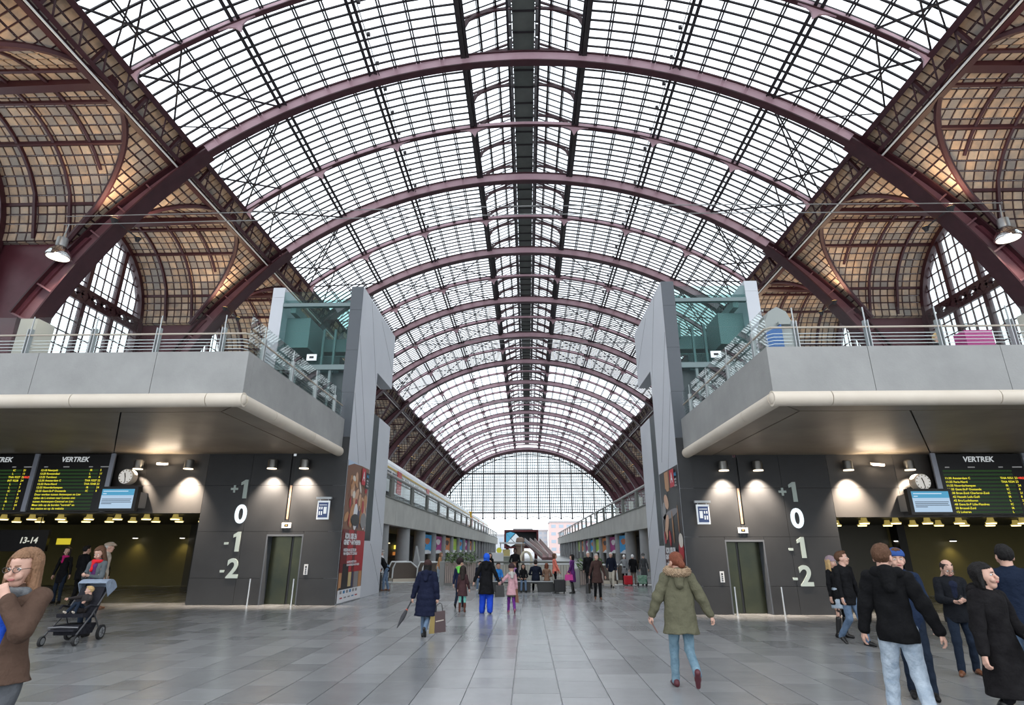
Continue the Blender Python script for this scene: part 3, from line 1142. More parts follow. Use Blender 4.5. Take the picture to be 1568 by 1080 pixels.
    bx(MB(), 3.0, 3.02, 1.62, 5.0, 6.2, 10.6).build('glass_pane', M_TEAL, tw)
    mb = MB(); bx(mb, 1.50, 1.86, -.06, -.02, 8.2, 8.44); o = mb.build('floor_display', M_SIGNW, tw)
    bx(MB(), 1.6, 1.76, -.065, -.06, 8.28, 8.36).build('display_window', M_BLACK, o)
    # lower wall of anthracite panels with the lift door
    def pan(u0, u1, h0, h1):
        gg = .004
        bx(MB(), u0 + gg, u1 - gg, 0, 0.12, h0 + gg, h1 - gg).build('cladding_panel', M_ANTHRA, tw)
    UW = 4.85
    for h0, h1 in ((2.25, 3.75), (3.75, 4.9)):
        pan(0.455, 1.82, h0, h1); pan(1.96, 3.3, h0, h1); pan(3.3, UW, h0, h1)
    pan(0.455, 1.26, 0.8, 2.25); pan(0.455, 1.26, 0, 0.8)
    pan(2.49, 3.3, 0.8, 2.25); pan(2.49, 3.3, 0, 0.8)
    pan(3.3, UW, 0.8, 2.25); pan(3.3, UW, 0, 0.8)
    pan(1.26, 2.49, 2.16, 2.25)
    pan(1.82, 1.96, 2.25, 2.61)
    bx(MB(), 1.82, 1.96, 0.06, 0.10, 2.61, 4.75).build('slot_back', M_BLACK, tw)
    bx(MB(), 1.855, 1.92, 0.02, 0.06, 2.64, 3.75).build('copper_strip', M_COPPER, tw)
    bx(MB(), 0.455, UW, 0.5, 2.6, 0, 4.8).build('shaft_core', M_ANTHRA, tw)
    bx(MB(), UW - .12, UW, 0.122, 2.6, 0, 4.9).build('return_panel', M_ANTHRA, tw)
    mb = MB()
    bx(mb, 1.26, 1.30, 0, .45, 0, 2.16); bx(mb, 2.45, 2.49, 0, .45, 0, 2.16); bx(mb, 1.3, 2.45, 0, .45, 2.1, 2.16)
    mb.build('door_reveal', M_ANTHRA2, tw)
    bx(MB(), 1.31, 1.72, .40, .44, .01, 2.09).build('lift_door_leaf', M_DOOR, tw)
    bx(MB(), 1.78, 2.44, .36, .40, .01, 2.09).build('lift_door_leaf', M_DOOR, tw)
    bx(MB(), 1.71, 1.79, .40, .43, .01, 2.09).build('door_gap', M_BLACK, tw)
    o = bx(MB(), 1.71, 2.02, -.03, 0, 2.36, 2.53).build('floor_display', mat('display_plate', (0.55, 0.56, 0.57), 0.35), tw)
    bx(MB(), 1.8, 1.93, -.034, -.03, 2.41, 2.48).build('display_window', M_BLACK, o)
    bx(MB(), 1.84, 1.89, -.036, -.034, 2.43, 2.46).build('display_digit', emis('amber_digit', (1, .5, .1), 2), o)
    o = bx(MB(), 0.99, 1.12, -.02, 0, .91, 1.23).build('call_panel', mat('call_plate', (0.6, 0.61, 0.62), 0.35), tw)
    bx(MB(), 1.03, 1.08, -.024, -.02, 1.12, 1.18).build('call_display', M_BLACK, o)
    for i in range(3):
        bx(MB(), 1.035, 1.075, -.03, -.02, .95 + i * .055, .98 + i * .055).build('call_button', M_BLACK, o)
    # floor numbers
    cu = 3.46 if s < 0 else 3.62
    slant = 0
    for t, hc, sz, lit in (('+1', 3.63, .82, 0), ('0', 2.78, .82, 1), ('-1', 1.93, .82, 0), ('-2', 1.07, .82, 0)):
        digit = t[-1]
        if digit == '1':
            x1, z1, k1 = X(cu) - .03 * q, Z(hc) - .31 * q, .62 * q
            MB().prism([(x1, z1), (x1 + .22 * k1, z1), (x1 + .22 * k1, z1 + k1), (x1 + .06 * k1, z1 + k1), (x1 - .16 * k1, z1 + .86 * k1), (x1 - .16 * k1, z1 + .70 * k1), (x1, z1 + .76 * k1)], Y(-.012) - .012, Y(-.002), 'xz').build('floor_number', M_NUM, tw)
        else:
            text('floor_number', digit, sz * q, (X(cu), Y(-.012), Z(hc)), M_LED if lit else M_NUM, tw, depth=0.012, bold=0.022 * q)
        if len(t) > 1:
            text('floor_number_sign', t[0], sz * .55 * q, (X(cu) - .34 * q, Y(-.012), Z(hc - .02)), M_NUM, tw, depth=0.01, bold=0.016 * q)
        if lit:
            mb = MB()
            for i in range(22):
                an = 2 * pi * i / 22
                mb.lathe([(0.011, 0), (0.011, -.012)], (X(cu) + .155 * q * cos(an), Y(-.03), Z(hc) + .235 * q * sin(an)), 6, axis=1)
            mb.build('led_dots', M_LEDDOT, tw)
    # ---------------- concourse wall above the passage, and the passage behind it
    wl = tag(empty('wall_concourse_' + W), 'dark wall above the passage under the %s deck' % W, kind='structure')
    uu = [UW, 7.0, 9.4, 12, 15, UO]
    for a0, b0 in zip(uu[:-1], uu[1:]):
        for h0, h1 in ((2.84, 3.75), (3.75, 4.9)):
            bx(MB(), a0 + .004, b0 - .004, 0, .12, h0 + .004, h1 - .004).build('cladding_panel', mat('brown_black_cladding', (0.065, 0.060, 0.056), 0.5, noise=(1.1, (0.082, 0.077, 0.072), 0.2)), wl)
    bx(MB(), UW, UO, .12, .3, 2.84, 4.9).build('fascia_core', M_ANTHRA, wl)
    bx(MB(), UW, UO, .3, 14, 2.9, 3.1).build('passage_ceiling', M_UCEIL, wl)
    dep = 10.5 if s < 0 else 8.0
    bx(MB(), UW + 6.2, UO, dep, dep + .3, 0, 3.1).build('passage_wall', M_OLIVE, wl)
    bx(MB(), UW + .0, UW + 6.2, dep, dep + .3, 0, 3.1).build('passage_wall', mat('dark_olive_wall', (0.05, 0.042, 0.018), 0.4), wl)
    bx(MB(), UW - .1, UW + .1, 2.6, dep, 0, 3.1).build('passage_wall', M_ANTHRA, wl)
    bx(MB(), UO, UO + .3, -7.4, dep, 0, 4.9).build('passage_wall', mat('passage_end', (0.10, 0.09, 0.05), 0.6), wl)
    bx(MB(), UW, UO, .3, 20, 3.1, 5.58).build('deck_fill', M_CONC, wl)
    # rows of downlights in the passage
    for row, (d, h, n, u0, du) in enumerate(((0.75, 2.83, 9, 5.1, 1.02), (2.6, 2.83, 12, 5.25, 0.9))):
        for i in range(n):
            t = tag(empty('downlight', P(u0 + i * du, d, h - .14)), '%s warm downlight from the lift wall, %s row under the %s deck' % (ORDN[i], 'front' if row == 0 else 'back', W), 'downlight', 'downlights under the %s deck' % W)
            MB().lathe([(0.08 * q, .16), (0.10 * q, 0.05), (0.16 * q, 0.02), (0.16 * q, 0.0)], n=12).build('shade', mat('lamp_shade_brass', (0.35, 0.30, 0.12), 0.35, metal=0.6, emit=(0.8, 0.6, 0.15), estr=0.35), t, True)
            MB().lathe([(0.14 * q, 0.0), (0.14 * q, -.03)], n=12).build('bulb', M_GLOW, t)
            if i % 3 == 1:
                spot('downlight_beam', (0, 0, -.06), (0, 0, -3), 26, (1, .80, .42), 140, 1, .1, t)
    # wall spots in the passage
    for i, (u, d, h) in enumerate(((11.2, dep - .35, 2.3), (13.6, dep - .35, 2.3))):
        t = tag(empty('wall_light', P(u, d, h)), 'small glowing wall light at the back of the %s passage, %s' % (W, ('nearer to' if i == 0 else 'farther from') + ' the lift tower'), 'wall light')
        MB().lathe([(.05, 0), (.14, -.05), (.14, -.07)], n=10).build('shade', M_STEEL_GREY, t, True)
        MB().lathe([(.11, -.07), (.11, -.09)], n=10).build('bulb', M_GLOWW, t)
        spot('wall_light_beam', (0, .02, -.1), (0, .25, -1.2), 28, (1, .85, .45), 100, .9, .06, t)
    # ---------------- wall lamps shining down the dark wall
    names = {1.42: 'beside the lift sign', 2.52: 'left of the lift slot' if s < 0 else 'right of the lift slot', 5.4: 'beside the floor numbers', 7.15 if s < 0 else 7.35: 'above the monitor'}
    for u, where in names.items():
        t = tag(empty('wall_lamp', P(u, -.22, 4.27)), 'cylindrical steel wall lamp %s on the %s tower wall' % (where, W), 'wall lamp')
        MB().lathe([(0.15 * q, 0), (0.15 * q, .30 * q), (.12 * q, .33 * q)], n=16).build('housing', mat('dark_brushed_steel', (0.22, 0.215, 0.20), 0.3, metal=0.8), t, True)
        MB().lathe([(0.155 * q, .03), (0.155 * q, 0.0), (0.13 * q, 0)], n=16).build('rim', emis('lamp_rim', (1, .85, .65), 2.0), t, True)
        MB().box(-.03, .03, .1, .22 * q, .1, .2).build('bracket', M_BLACK, t)
        spot('wall_lamp_beam', (0, -.17, -.02), (0, .24, -1.1), 1250 * q, (1.0, .84, .68), 84, .9, .05, t)
    # ---------------- floodlight aimed at the soffit
    t = tag(empty('floodlight', P(6.35, -.2, 4.45)), 'small white floodlight tilted up at the soffit of the %s deck' % W, 'floodlight')
    MB().hexa([(-.16, -.05, -.02), (.14, -.12, -.05), (.16, .1, -.02), (-.14, .1, .02), (-.16, -.07, .05), (.14, -.14, .02), (.16, .08, .06), (-.14, .08, .09)]).build('housing', M_WHITE, t)
    MB().box(-.03, .03, .08, .175, -.02, .03).build('bracket', M_BLACK, t)
    ld = bpy.data.lights.new('floodlight_beam', 'AREA')
    ld.shape = 'RECTANGLE'; ld.size = 1.1; ld.size_y = .12; ld.energy = 26 * q; ld.color = WARM
    lo = bpy.data.objects.new('floodlight_beam', ld); COL.objects.link(lo); lo.parent = t
    lo.location = (0, -.1, -.1); lo.rotation_euler = (pi + .35, 0, 0)
    # ---------------- departure boards
    def board(u0, u1, rows, where, late=None, prog=1.0):
        t = tag(empty('departure_board'), 'black split-flap departure board headed VERTREK, %s' % where, 'departure board')
        x0, x1 = sorted((X(u0), X(u1)))
        yf = Y(-.3)
        w = x1 - x0
        bx(MB(), u0, u1, -.3, 0, 2.9, 4.78).build('casing', M_BOARD, t)
        text('heading', 'VERTREK', .235 * q, (x0 + w * .5, yf - .012, Z(4.6)), M_PALE, t, depth=.003, shear=.15, bold=.004)
        for fx, wd_ in ((.12, .10), (.40, .16), (.74, .10), (.93, .22)):
            MB().box(x0 + w * (fx - wd_ / 4), x0 + w * (fx + wd_ / 4), yf - .008, yf, Z(4.34), Z(4.375)).build('column_heading', mat('board_grey_print', (.3, .3, .3), .6, emit=(.3, .3, .3), estr=.4), t)
        rh = .115
        for i, rtxt in enumerate(rows):
            zz = Z(4.24 - i * rh)
            # the blank flaps of the row
            mb = MB()
            nfl = 44
            for j in range(nfl):
                xx = x0 + w * (.06 + .80 * j / nfl)
                mb.box(xx, xx + w * .80 / nfl * .6, yf - .004, yf, zz - .03 * q, zz + .03 * q)
            mb.build('flap_row', M_DIM, t)
            if not rtxt: continue
            p = rtxt.split('|')
            text('row_text', p[0], .092 * q, (x0 + w * .06, yf - .010, zz), M_YEL, t, align='LEFT', bold=.0012, space=1.05)
            if len(p) > 1: text('row_text', p[1], .092 * q, (x0 + w * (.74 if len(p[1]) < 5 else .70), yf - .010, zz), M_YEL, t, align='LEFT', bold=.0012, space=1.05)
            if len(p) > 2 and p[2]: text('row_text', p[2], .092 * q, (x0 + w * .88, yf - .010, zz), M_YEL, t, align='LEFT', bold=.0012, space=1.05)
            if late == i: text('row_text', '+0h25', .092 * q, (x0 + w * .90, yf - .011, zz), M_RED, t, align='LEFT', bold=.0035)
        return t
    M_DIV = mat('board_divider', (0.40, 0.43, 0.50), 0.35, metal=0.3)
    if s < 0:
        board(8.08, 10.6, ROWS_L2, 'beside the blue monitor under the left deck')
        board(10.75, 13.3, ROWS_L1, 'cut off by the left edge of the picture', late=2)
        divs = ((8.0, 'next to the blue monitor'), (10.67, 'between the two boards'))
    else:
        board(8.15, 10.85, ROWS_R, 'above the people under the right deck', late=2)
        divs = ((8.08, 'next to the blue monitor'), (10.95, 'at the picture edge'))
    for u, where in divs:
        tag(bx(MB(), u - .075, u + .075, -.36, -.3, 2.88, 4.8).build('board_divider', M_DIV), 'grey steel upright of the %s departure board, %s' % (W, where), 'upright')
    # ---------------- monitor and clock
    u0, u1 = (6.72, 8.02) if s < 0 else (6.85, 8.2)
    t = tag(empty('monitor'), 'black-framed monitor showing a pale blue notice on the %s wall' % W, 'monitor')
    x0, x1 = sorted((X(u0), X(u1)))
    bx(MB(), u0, u1, -.62, -.45, 2.88, 3.66).build('bezel', M_BLACK, t)
    bx(MB(), u0 + .05, u1 - .05, -.45, 0, 3.0, 3.5).build('mount', mat('monitor_mount', (.3, .3, .3), .5), t)
    w = x1 - x0
    scr = bx(MB(), u0 + .11, u1 - .11, -.625, -.62, 2.96, 3.58).build('screen', M_SCR, t)
    bx(MB(), u0 + .11, u1 - .11, -.628, -.625, 3.38, 3.58).build('screen_header', M_SCRB, scr)
    for hh, f in ((3.51, .84), (3.43, .12)):
        MB().box(x0 + w * .12, x0 + w * (.12 + .76 * f), Y(-.632), Y(-.628), Z(hh - .012), Z(hh + .012)).build('screen_line', emis('screen_white', (.7, .85, 1), .9), scr)
    for hh, f in ((3.26, 1.0), (3.21, .97), (3.16, 1.0), (3.11, .35)):
        MB().box(x0 + w * .12, x0 + w * (.12 + .76 * f), Y(-.632), Y(-.625), Z(hh - .010), Z(hh + .010)).build('screen_line', M_SCRT, scr)
    cu_ = 7.3 if s < 0 else 7.45
    c = P(cu_, -.42, 4.0 if s < 0 else 3.88)
    t = tag(empty('station_clock', c), 'round white station clock with black hands above the %s monitor' % W, 'clock')
    rc = .25 * q
    MB().lathe([(rc * .96, .16), (rc, .13), (rc, -.10), (rc * .93, -.12)], n=28, axis=1).build('case', mat('clock_case', (.62, .58, .52), .4), t, True)
    face = MB().lathe([(rc * .92, -.118), (rc * .92, -.125)], n=28, axis=1).build('dial', mat('clock_dial', (.8, .78, .74), .5, emit=(1, .95, .88), estr=.35), t)
    for i in range(12):
        an = 2 * pi * i / 12
        MB().bar((rc * .72 * sin(an), -.13, rc * .72 * cos(an)), (rc * .86 * sin(an), -.13, rc * .86 * cos(an)), .022 * q, .008, up=(0, 1, 0)).build('hour_mark', M_BLACK, face)
    for an, L_, wd_ in ((radians(344), .5, .03), (radians(172), .78, .022)):
        MB().bar((-rc * .12 * sin(an), -.137, -rc * .12 * cos(an)), (rc * L_ * sin(an), -.137, rc * L_ * cos(an)), wd_ * q, .006, up=(0, 1, 0)).build('hand', M_BLACK, t)
    MB().box(-.02, .02, .1, .42, -.02, .02).build('bracket', M_BLACK, t)
    # ---------------- projecting lift sign
    t = tag(empty('lift_sign'), 'small navy lift pictogram sign hanging beside the %s lift door' % W, 'sign')
    bx(MB(), .36, .86, -.30, -.2, 3.27, 3.34).build('arm', M_STEEL_GREY, t)
    bx(MB(), .52, .62, -.2, -.005, 3.28, 3.33).build('bracket', M_STEEL_GREY, t)
    for u in (.45, .72): bx(MB(), u, u + .02, -.26, -.24, 3.2, 3.28).build('hanger', M_STEEL_GREY, t)
    bx(MB(), .40, .80, -.28, -.22, 2.62, 3.22).build('frame', M_SIGNW, t)
    o = bx(MB(), .44, .76, -.285, -.28, 2.68, 3.16).build('face', M_NAVY, t)
    mb = MB()
    for a0, a1, h0, h1 in ((.48, .58, 2.80, 3.02), (.62, .66, 2.94, 3.02), (.69, .73, 2.94, 3.02), (.62, .66, 2.76, 2.88), (.69, .73, 2.76, 2.88), (.48, .73, 3.07, 3.09)):
        bx(mb, a0, a1, -.288, -.285, h0, h1)
    mb.build('pictogram', M_SIGNW, o)
    # ---------------- bollards in front of the lift
    for u, w_ in ((1.30, 'towards the middle of the hall'), (2.70, 'towards the floor numbers')):
        t = tag(empty('bollard', P(u, -.04 - .25, 0)), 'thin steel post before the %s lift, %s' % (W, w_), 'bollard')
        MB().tube([(0, 0, 0), (0, 0, .80 * q)], .028 * q, 10).build('shaft', M_STEEL, t, True)
        MB().lathe([(.06, 0), (.06, .012), (.03, .02)], n=12).build('base_plate', M_STEEL, t)


for k_, v in SIDES.items():
    SIDES[k_]['o'] = Side(v['s'], v['q'], v['xp'], v['D'], v['word'])
    build_side(SIDES[k_]['o'])

# ---------------------------------------------------------------- posters on the side panels
def poster(S, dark):
    x = S.X(-.012)
    y0, y1 = S.Y(.02), S.Y(2.75)
    z0, z1 = S.Z(.04), S.Z(4.62 if not dark else 4.52)
    lab = 'tall poster with red lettering panel and a crowd of pale figures' if not dark else 'tall dark poster with red A and white lettering beside the lift'
    t = tag(empty('poster'), lab + (' on the left tower' if not dark else ' on the right tower'), 'poster')
    W_, H_ = y1 - y0, z1 - z0
    def sheet(name, f0, f1, g0, g1, m, lay=1, par=t, pts=None):
        xx = x + (-S.s) * .0015 * lay
        poly = pts or [(f0, g0), (f1, g0), (f1, g1), (f0, g1)]
        if S.s < 0: poly2 = [(y0 + W_ * a, z0 + H_ * b) for a, b in poly]
        else: poly2 = [(y1 - W_ * a, z0 + H_ * b) for a, b in poly]
        return MB().prism(poly2, xx, xx - S.s * .001, 'yz').build(name, m, par)
    base = mat('poster_paper_dark' if dark else 'poster_paper_brown', (.012, .010, .012) if dark else (.05, .035, .03), .35)
    MB().box(x, x + .008 * S.s, y0, y1, z0, z1).build('sheet', base, t)
    def blob(cx, cy, rx, ry, m, lay, rot=0, n=14):
        pts = []
        for i in range(n):
            an = 2 * pi * i / n
            a, b = rx * cos(an), ry * sin(an)
            pts.append((min(1, max(0, cx + a * cos(rot) - b * sin(rot))), cy + (a * sin(rot) + b * cos(rot))))
        sheet('print', 0, 0, 0, 0, m, lay, pts=pts)
    PR = lambda n, c: mat('print_' + n, c, .35)
    red = PR('red', (.42, .015, .025)); skin = PR('skin', (.62, .36, .22)); pale = PR('pale', (.72, .66, .58)); white = PR('white', (.78, .78, .80))
    brown = PR('brown', (.20, .09, .05)); black = PR('black', (.01, .01, .012)); blue = PR('blue', (.02, .20, .42)); sky = PR('sky', (.45, .56, .70)); ora = PR('orange', (.50, .24, .10)); gr = PR('grey', (.25, .24, .24))
    if not dark:
        sheet('print', 0, 1, .42, 1, brown, 1)
        sheet('print', 0, .62, .90, 1, sky, 2, pts=[(0, .955), (.25, .99), (.62, 1), (0, 1)])
        rr = random.Random(11)
        for i in range(26):
            cx, cy = .06 + .88 * rr.random(), .55 + .36 * rr.random()
            blob(cx, cy, .05 + .08 * rr.random(), .02 + .05 * rr.random(), rr.choice((skin, ora, pale, white, skin, ora)), 3 + i * .15, rr.uniform(-.6, .6), 9)
        for i in range(9):
            cx, cy = .1 + .8 * rr.random(), .56 + .3 * rr.random()
            blob(cx, cy, .02 + .05 * rr.random(), .015 + .04 * rr.random(), rr.choice((black, brown, red)), 8 + i * .15, rr.uniform(-.6, .6), 8)
        blob(.48, .60, .10, .10, white, 10, .15); blob(.60, .585, .05, .075, PR('navy', (.02, .03, .09)), 11)
        blob(.48, .575, .20, .045, black, 12); blob(.86, .58, .14, .06, gr, 12.5)
        sheet('print', 0, 1, .20, .50, red, 13)
        sheet('print', 0, .25, .20, .50, PR('dark_red', (.14, .008, .012)), 14); sheet('print', .48, .6, .2, .5, PR('dark_red', (.14, .008, .012)), 14)
        sheet('print', 0, 1, .06, .20, brown, 13)
        for a, b, m in ((.0, .1, ora), (.12, .36, black), (.38, .5, PR('straw', (.6, .48, .22))), (.52, .60, PR('navy', (.02, .03, .09))), (.63, .82, gr), (.84, .97, ora)):
            sheet('print', a, b, .065, .26 if m is black else .20, m, 15)
        sheet('print', 0, 1, 0, .085, white, 16)
        sheet('print', .02, .55, .085, .10, black, 16)
        for i in range(6): sheet('print', .08 + .13 * i, .16 + .13 * i, .058, .078, (gr, blue, gr, blue, gr, gr)[i], 17)
        for i in range(5): sheet('print', .1 + .16 * i, .2 + .16 * i, .025, .034, (red, gr, gr, blue, red)[i], 17)
    else:
        sheet('print', 0, 1, .0, .40, PR('maroon', (.05, .006, .008)), 1)
        sheet('print', .30, .50, .84, .99, ora, 2); sheet('print', .5, .56, .86, 1, brown, 2)
        blob(.26, .82, .13, .05, black, 3); blob(.30, .765, .12, .055, skin, 4, -.2); blob(.14, .70, .10, .07, gr, 3)
        blob(.45, .665, .42, .03, PR('mist', (.20, .19, .20)), 3, .05); blob(.25, .60, .12, .055, skin, 5, .4); blob(.18, .53, .08, .05, skin, 6)
        blob(.10, .50, .06, .05, red, 6); blob(.36, .49, .05, .06, red, 6, .4); blob(.88, .47, .10, .05, pale, 6); blob(.86, .40, .12, .07, red, 5)
        blob(.55, .57, .03, .12, PR('amber', (.35, .16, .05)), 5, .05); blob(.84, .62, .02, .10, PR('amber', (.35, .16, .05)), 5)
        blob(.75, .30, .12, .06, PR('bright_red', (.5, .02, .02)), 4); blob(.5, .31, .1, .04, red, 4)
    # logo block: red field with A, black field with blue and white words
    sheet('print', .62, .80 if not dark else .84, .855, .985, PR('logo_red', (.55, .012, .03)), 18)
    if not dark:
        sheet('print', .80, 1.0, .835, .965, black, 18)
    # lettering, upright on the panel
    rot = (pi / 2, 0, pi / 2) if S.s < 0 else (pi / 2, 0, -pi / 2)
    def word(tx, f, g, size, m, bold=0.0, al='LEFT'):
        yy = y0 + W_ * f if S.s < 0 else y1 - W_ * f
        text('lettering', tx, size * S.q, (x - S.s * .035, yy, z0 + H_ * g), m, t, rot=rot, align=al, bold=bold, space=.92)
    word('A', .71 if not dark else .73, .92, .46, white, .012, 'CENTER')
    word('MAS', .91, .935, .17, PR('cyan', (.03, .32, .60)), .004, 'CENTER')
    for i, w_ in enumerate(('MUSEA', 'STAD', 'FESTIVAL')): word(w_, .91, .90 - .022 * i, .085, white, .002, 'CENTER')
    gx = .10 if not dark else .12
    word('KOM, KIJK EN', gx, .452 if not dark else .40, .24, white, .014)
    word('GENIET & ANTWERPEN', gx - .04, .408 if not dark else .352, .205, white, .012)
    for i, (tx, gy) in enumerate((('MUSEUM AAN DE STROOM', .355), ('VAN VRIJDAG TOT ZONDAG', .33))):
        word(tx, gx - .02, gy - (0 if not dark else .055), .13, white, .006)
    for i, (tx, gy) in enumerate((('ALLE INFO IN HET STATION', .272), ('EN AAN DE KASSA VAN HET MUSEUM', .25))):
        word(tx, gx + .16, gy - (0 if not dark else .075), .095, white, .004)


poster(SIDES['L']['o'], False)
poster(SIDES['R']['o'], True)
# ================================================================= galleries along the middle of the hall
M_GPOST = mat('gallery_post', (0.16, 0.165, 0.15), 0.7)
M_SHOPDARK = mat('shop_dark', (0.02, 0.018, 0.015), 0.5)
XG = 9.1
YG1 = 183.0
BANNERS = ['blue', 'magenta', 'orange', 'green'] * 2
BCOL = {'blue': (.03, .36, .75), 'magenta': (.42, .03, .24), 'orange': (.72, .24, .06), 'green': (.40, .66, .05)}
ORD = ['first', 'second', 'third', 'fourth', 'fifth', 'sixth', 'seventh', 'eighth']
for s, W, yg0, c0, step in ((-1, 'left', 26.5, 39.7, 7.2), (1, 'right', 24.0, 42.6, 7.4)):
    gal = tag(empty('gallery'), 'long concrete gallery with glass balustrade on the %s, running to the far end' % W, 'gallery')
    # fascia beams cast in lengths
    y = yg0
    while y < YG1:
        L = step * 2
        y2 = min(y + L, YG1)
        if s < 0: MB().box(-XG, -XG - .5, y + .01, y2 - .01, 3.25, 4.9).build('fascia_beam', M_GALLERY, gal)
        else: MB().box(XG, XG + .5, y + .01, y2 - .01, 3.25, 4.9).build('fascia_beam', M_GALLERY, gal)
        y = y2
    MB().box(s * (XG - .06), s * (XG + .5), yg0, YG1, 4.9, 4.98).build('coping', M_GPOST, gal)
    MB().box(s * (XG + .5), s * 31.2, yg0, YG1, 4.6, 5.2).build('gallery_deck', M_COLUMN, gal)
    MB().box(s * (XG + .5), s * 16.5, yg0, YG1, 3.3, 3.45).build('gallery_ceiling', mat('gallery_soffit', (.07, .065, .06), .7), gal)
    # balustrade
    yy = c0 - step * 2
    k = 0
    while yy < YG1 - 1:
        if yy > yg0 + .3:
            MB().box(s * (XG + .02), s * (XG + .18), yy - .45, yy + .45, 4.98, 6.32).build('baluster_post', M_GPOST, gal)
        if yy + step < YG1 and yy > yg0:
            MB().box(s * (XG + .09), s * (XG + .105), yy + .45, yy + step - .45, 5.05, 6.1).build('glass_panel', M_CLEAR, gal)
        yy += step
    MB().tube([(s * (XG + .08), yg0, 6.42), (s * (XG + .08), YG1, 6.42)], .11, 10).build('handrail', mat('gallery_rail', (.34, .33, .31), .4, metal=.3), gal, True)
    MB().tube([(s * (XG + .06), yg0, 6.12), (s * (XG + .06), YG1, 6.12)], .03, 6).build('lower_rail', M_GPOST, gal, True)
    # round columns
    yy = c0 - step
    while yy < YG1 - 3:
        if yy > yg0:
            big = yy < c0 + step * 2.5
            MB().lathe([(.56 if big else .44, 0), (.50 if big else .40, 3.26)], (s * (XG + .62), yy, 0), 18 if yy < 80 else 10).build('column', M_COLUMN, gal, True)
        yy += step
    # shop wall behind the columns
    MB().box(s * 14.5, s * 14.8, yg0, YG1, 0, 3.3).build('shop_wall', M_SHOPDARK, gal)
    # banners between the columns
    first = c0 + 2 * step if s < 0 else c0 + 2 * step
    for i, cn in enumerate(BANNERS):
        ya = first + i * step + .6
        yb = ya + step - 1.2
        t = tag(empty('banner'), '%s printed banner, %s from the %s lift tower, hanging below the gallery' % (cn, ORD[i], W), 'banner', 'banners below the %s gallery' % W)
        x = s * (XG + .6)
        mb = MB().box(x, x + s * .02, ya, yb, 1.30, 3.05)
        mb.build('cloth', mat('banner_' + cn, BCOL[cn], .6), t)
        w = yb - ya
        def pr(pts, m, lay):
            MB().prism([(ya + w * a, 1.30 + 1.75 * b) for a, b in pts], x - s * .004 * lay, x - s * .004 * lay - s * .002, 'yz').build('print', m, t)
        pr([(0, 0), (1, 0), (1, .12), (.75, .2), (.45, .2), (.2, .1)] if s < 0 else [(0, 0), (1, 0), (.8, .1), (.55, .2), (.25, .2), (0, .12)], mat('banner_white', (.75, .76, .78), .6), 1)
        acc = {'blue': (.55, .16, .05), 'magenta': (.75, .70, .72), 'orange': (.05, .02, .02), 'green': (.55, .65, .10)}[cn]
        bl = [(.58 + .26 * cos(a) * (1 + .2 * sin(3 * a)), .66 + .17 * sin(a)) for a in [2 * pi * j / 12 for j in range(12)]]
        pr(bl, mat('banner_accent_' + cn, acc, .6), 1)
        bl = [(.28 + .16 * cos(a), .42 + .11 * sin(a)) for a in [2 * pi * j / 10 for j in range(10)]]
        pr(bl, mat('banner_dark', (.03, .02, .05), .6), 2)
    # lit shop goods seen between the first columns
    rs = random.Random(21 + s)
    t = tag(empty('shop_display'), 'brightly lit shop display behind the %s gallery columns' % W, 'shop display')
    cols = [('yellow', (.95, .75, .12), 1.2), ('cream', (.95, .85, .55), 1.3), ('red', (.8, .03, .03), .9), ('mint', (.35, .7, .5), .7), ('orange', (.7, .25, .06), .6)]
    y0s = 36 if s < 0 else 33
    for i in range(44):
        yy = y0s + rs.random() * 34
        zz = .9 + rs.random() * 2.1
        nm, c, e = rs.choices(cols, (5, 5, 2, 2, 3))[0]
        wv, hv = .3 + rs.random() * 1.1, .08 + rs.random() * (.35 if nm in ('yellow', 'orange') else .12)
        MB().box(s * 14.2, s * 14.45, yy, yy + wv, zz, zz + hv).build('goods', emis('shop_' + nm, c, e), t)
    MB().box(s * 14.1, s * 14.5, y0s - 1, y0s + 35, 0, .8).build('counter', mat('shop_counter', (.12, .07, .04), .5), t)
    if s < 0:
        tag(MB().box(-10.6, -11.1, 38.9, 40.6, 1.35, 2.45).build('red_cabinet', mat('red_box', (.65, .015, .02), .4, emit=(.7, .01, .02), estr=.35)), 'bright red shop cabinet between the left gallery columns', 'cabinet')
    else:
        tag(MB().box(11.2, 11.6, 44.8, 46.8, 1.45, 2.05).build('yellow_sign_box', mat('yellow_box', (.75, .5, .02), .4, emit=(.9, .6, .02), estr=.4)), 'yellow light box between the right gallery columns', 'light box')

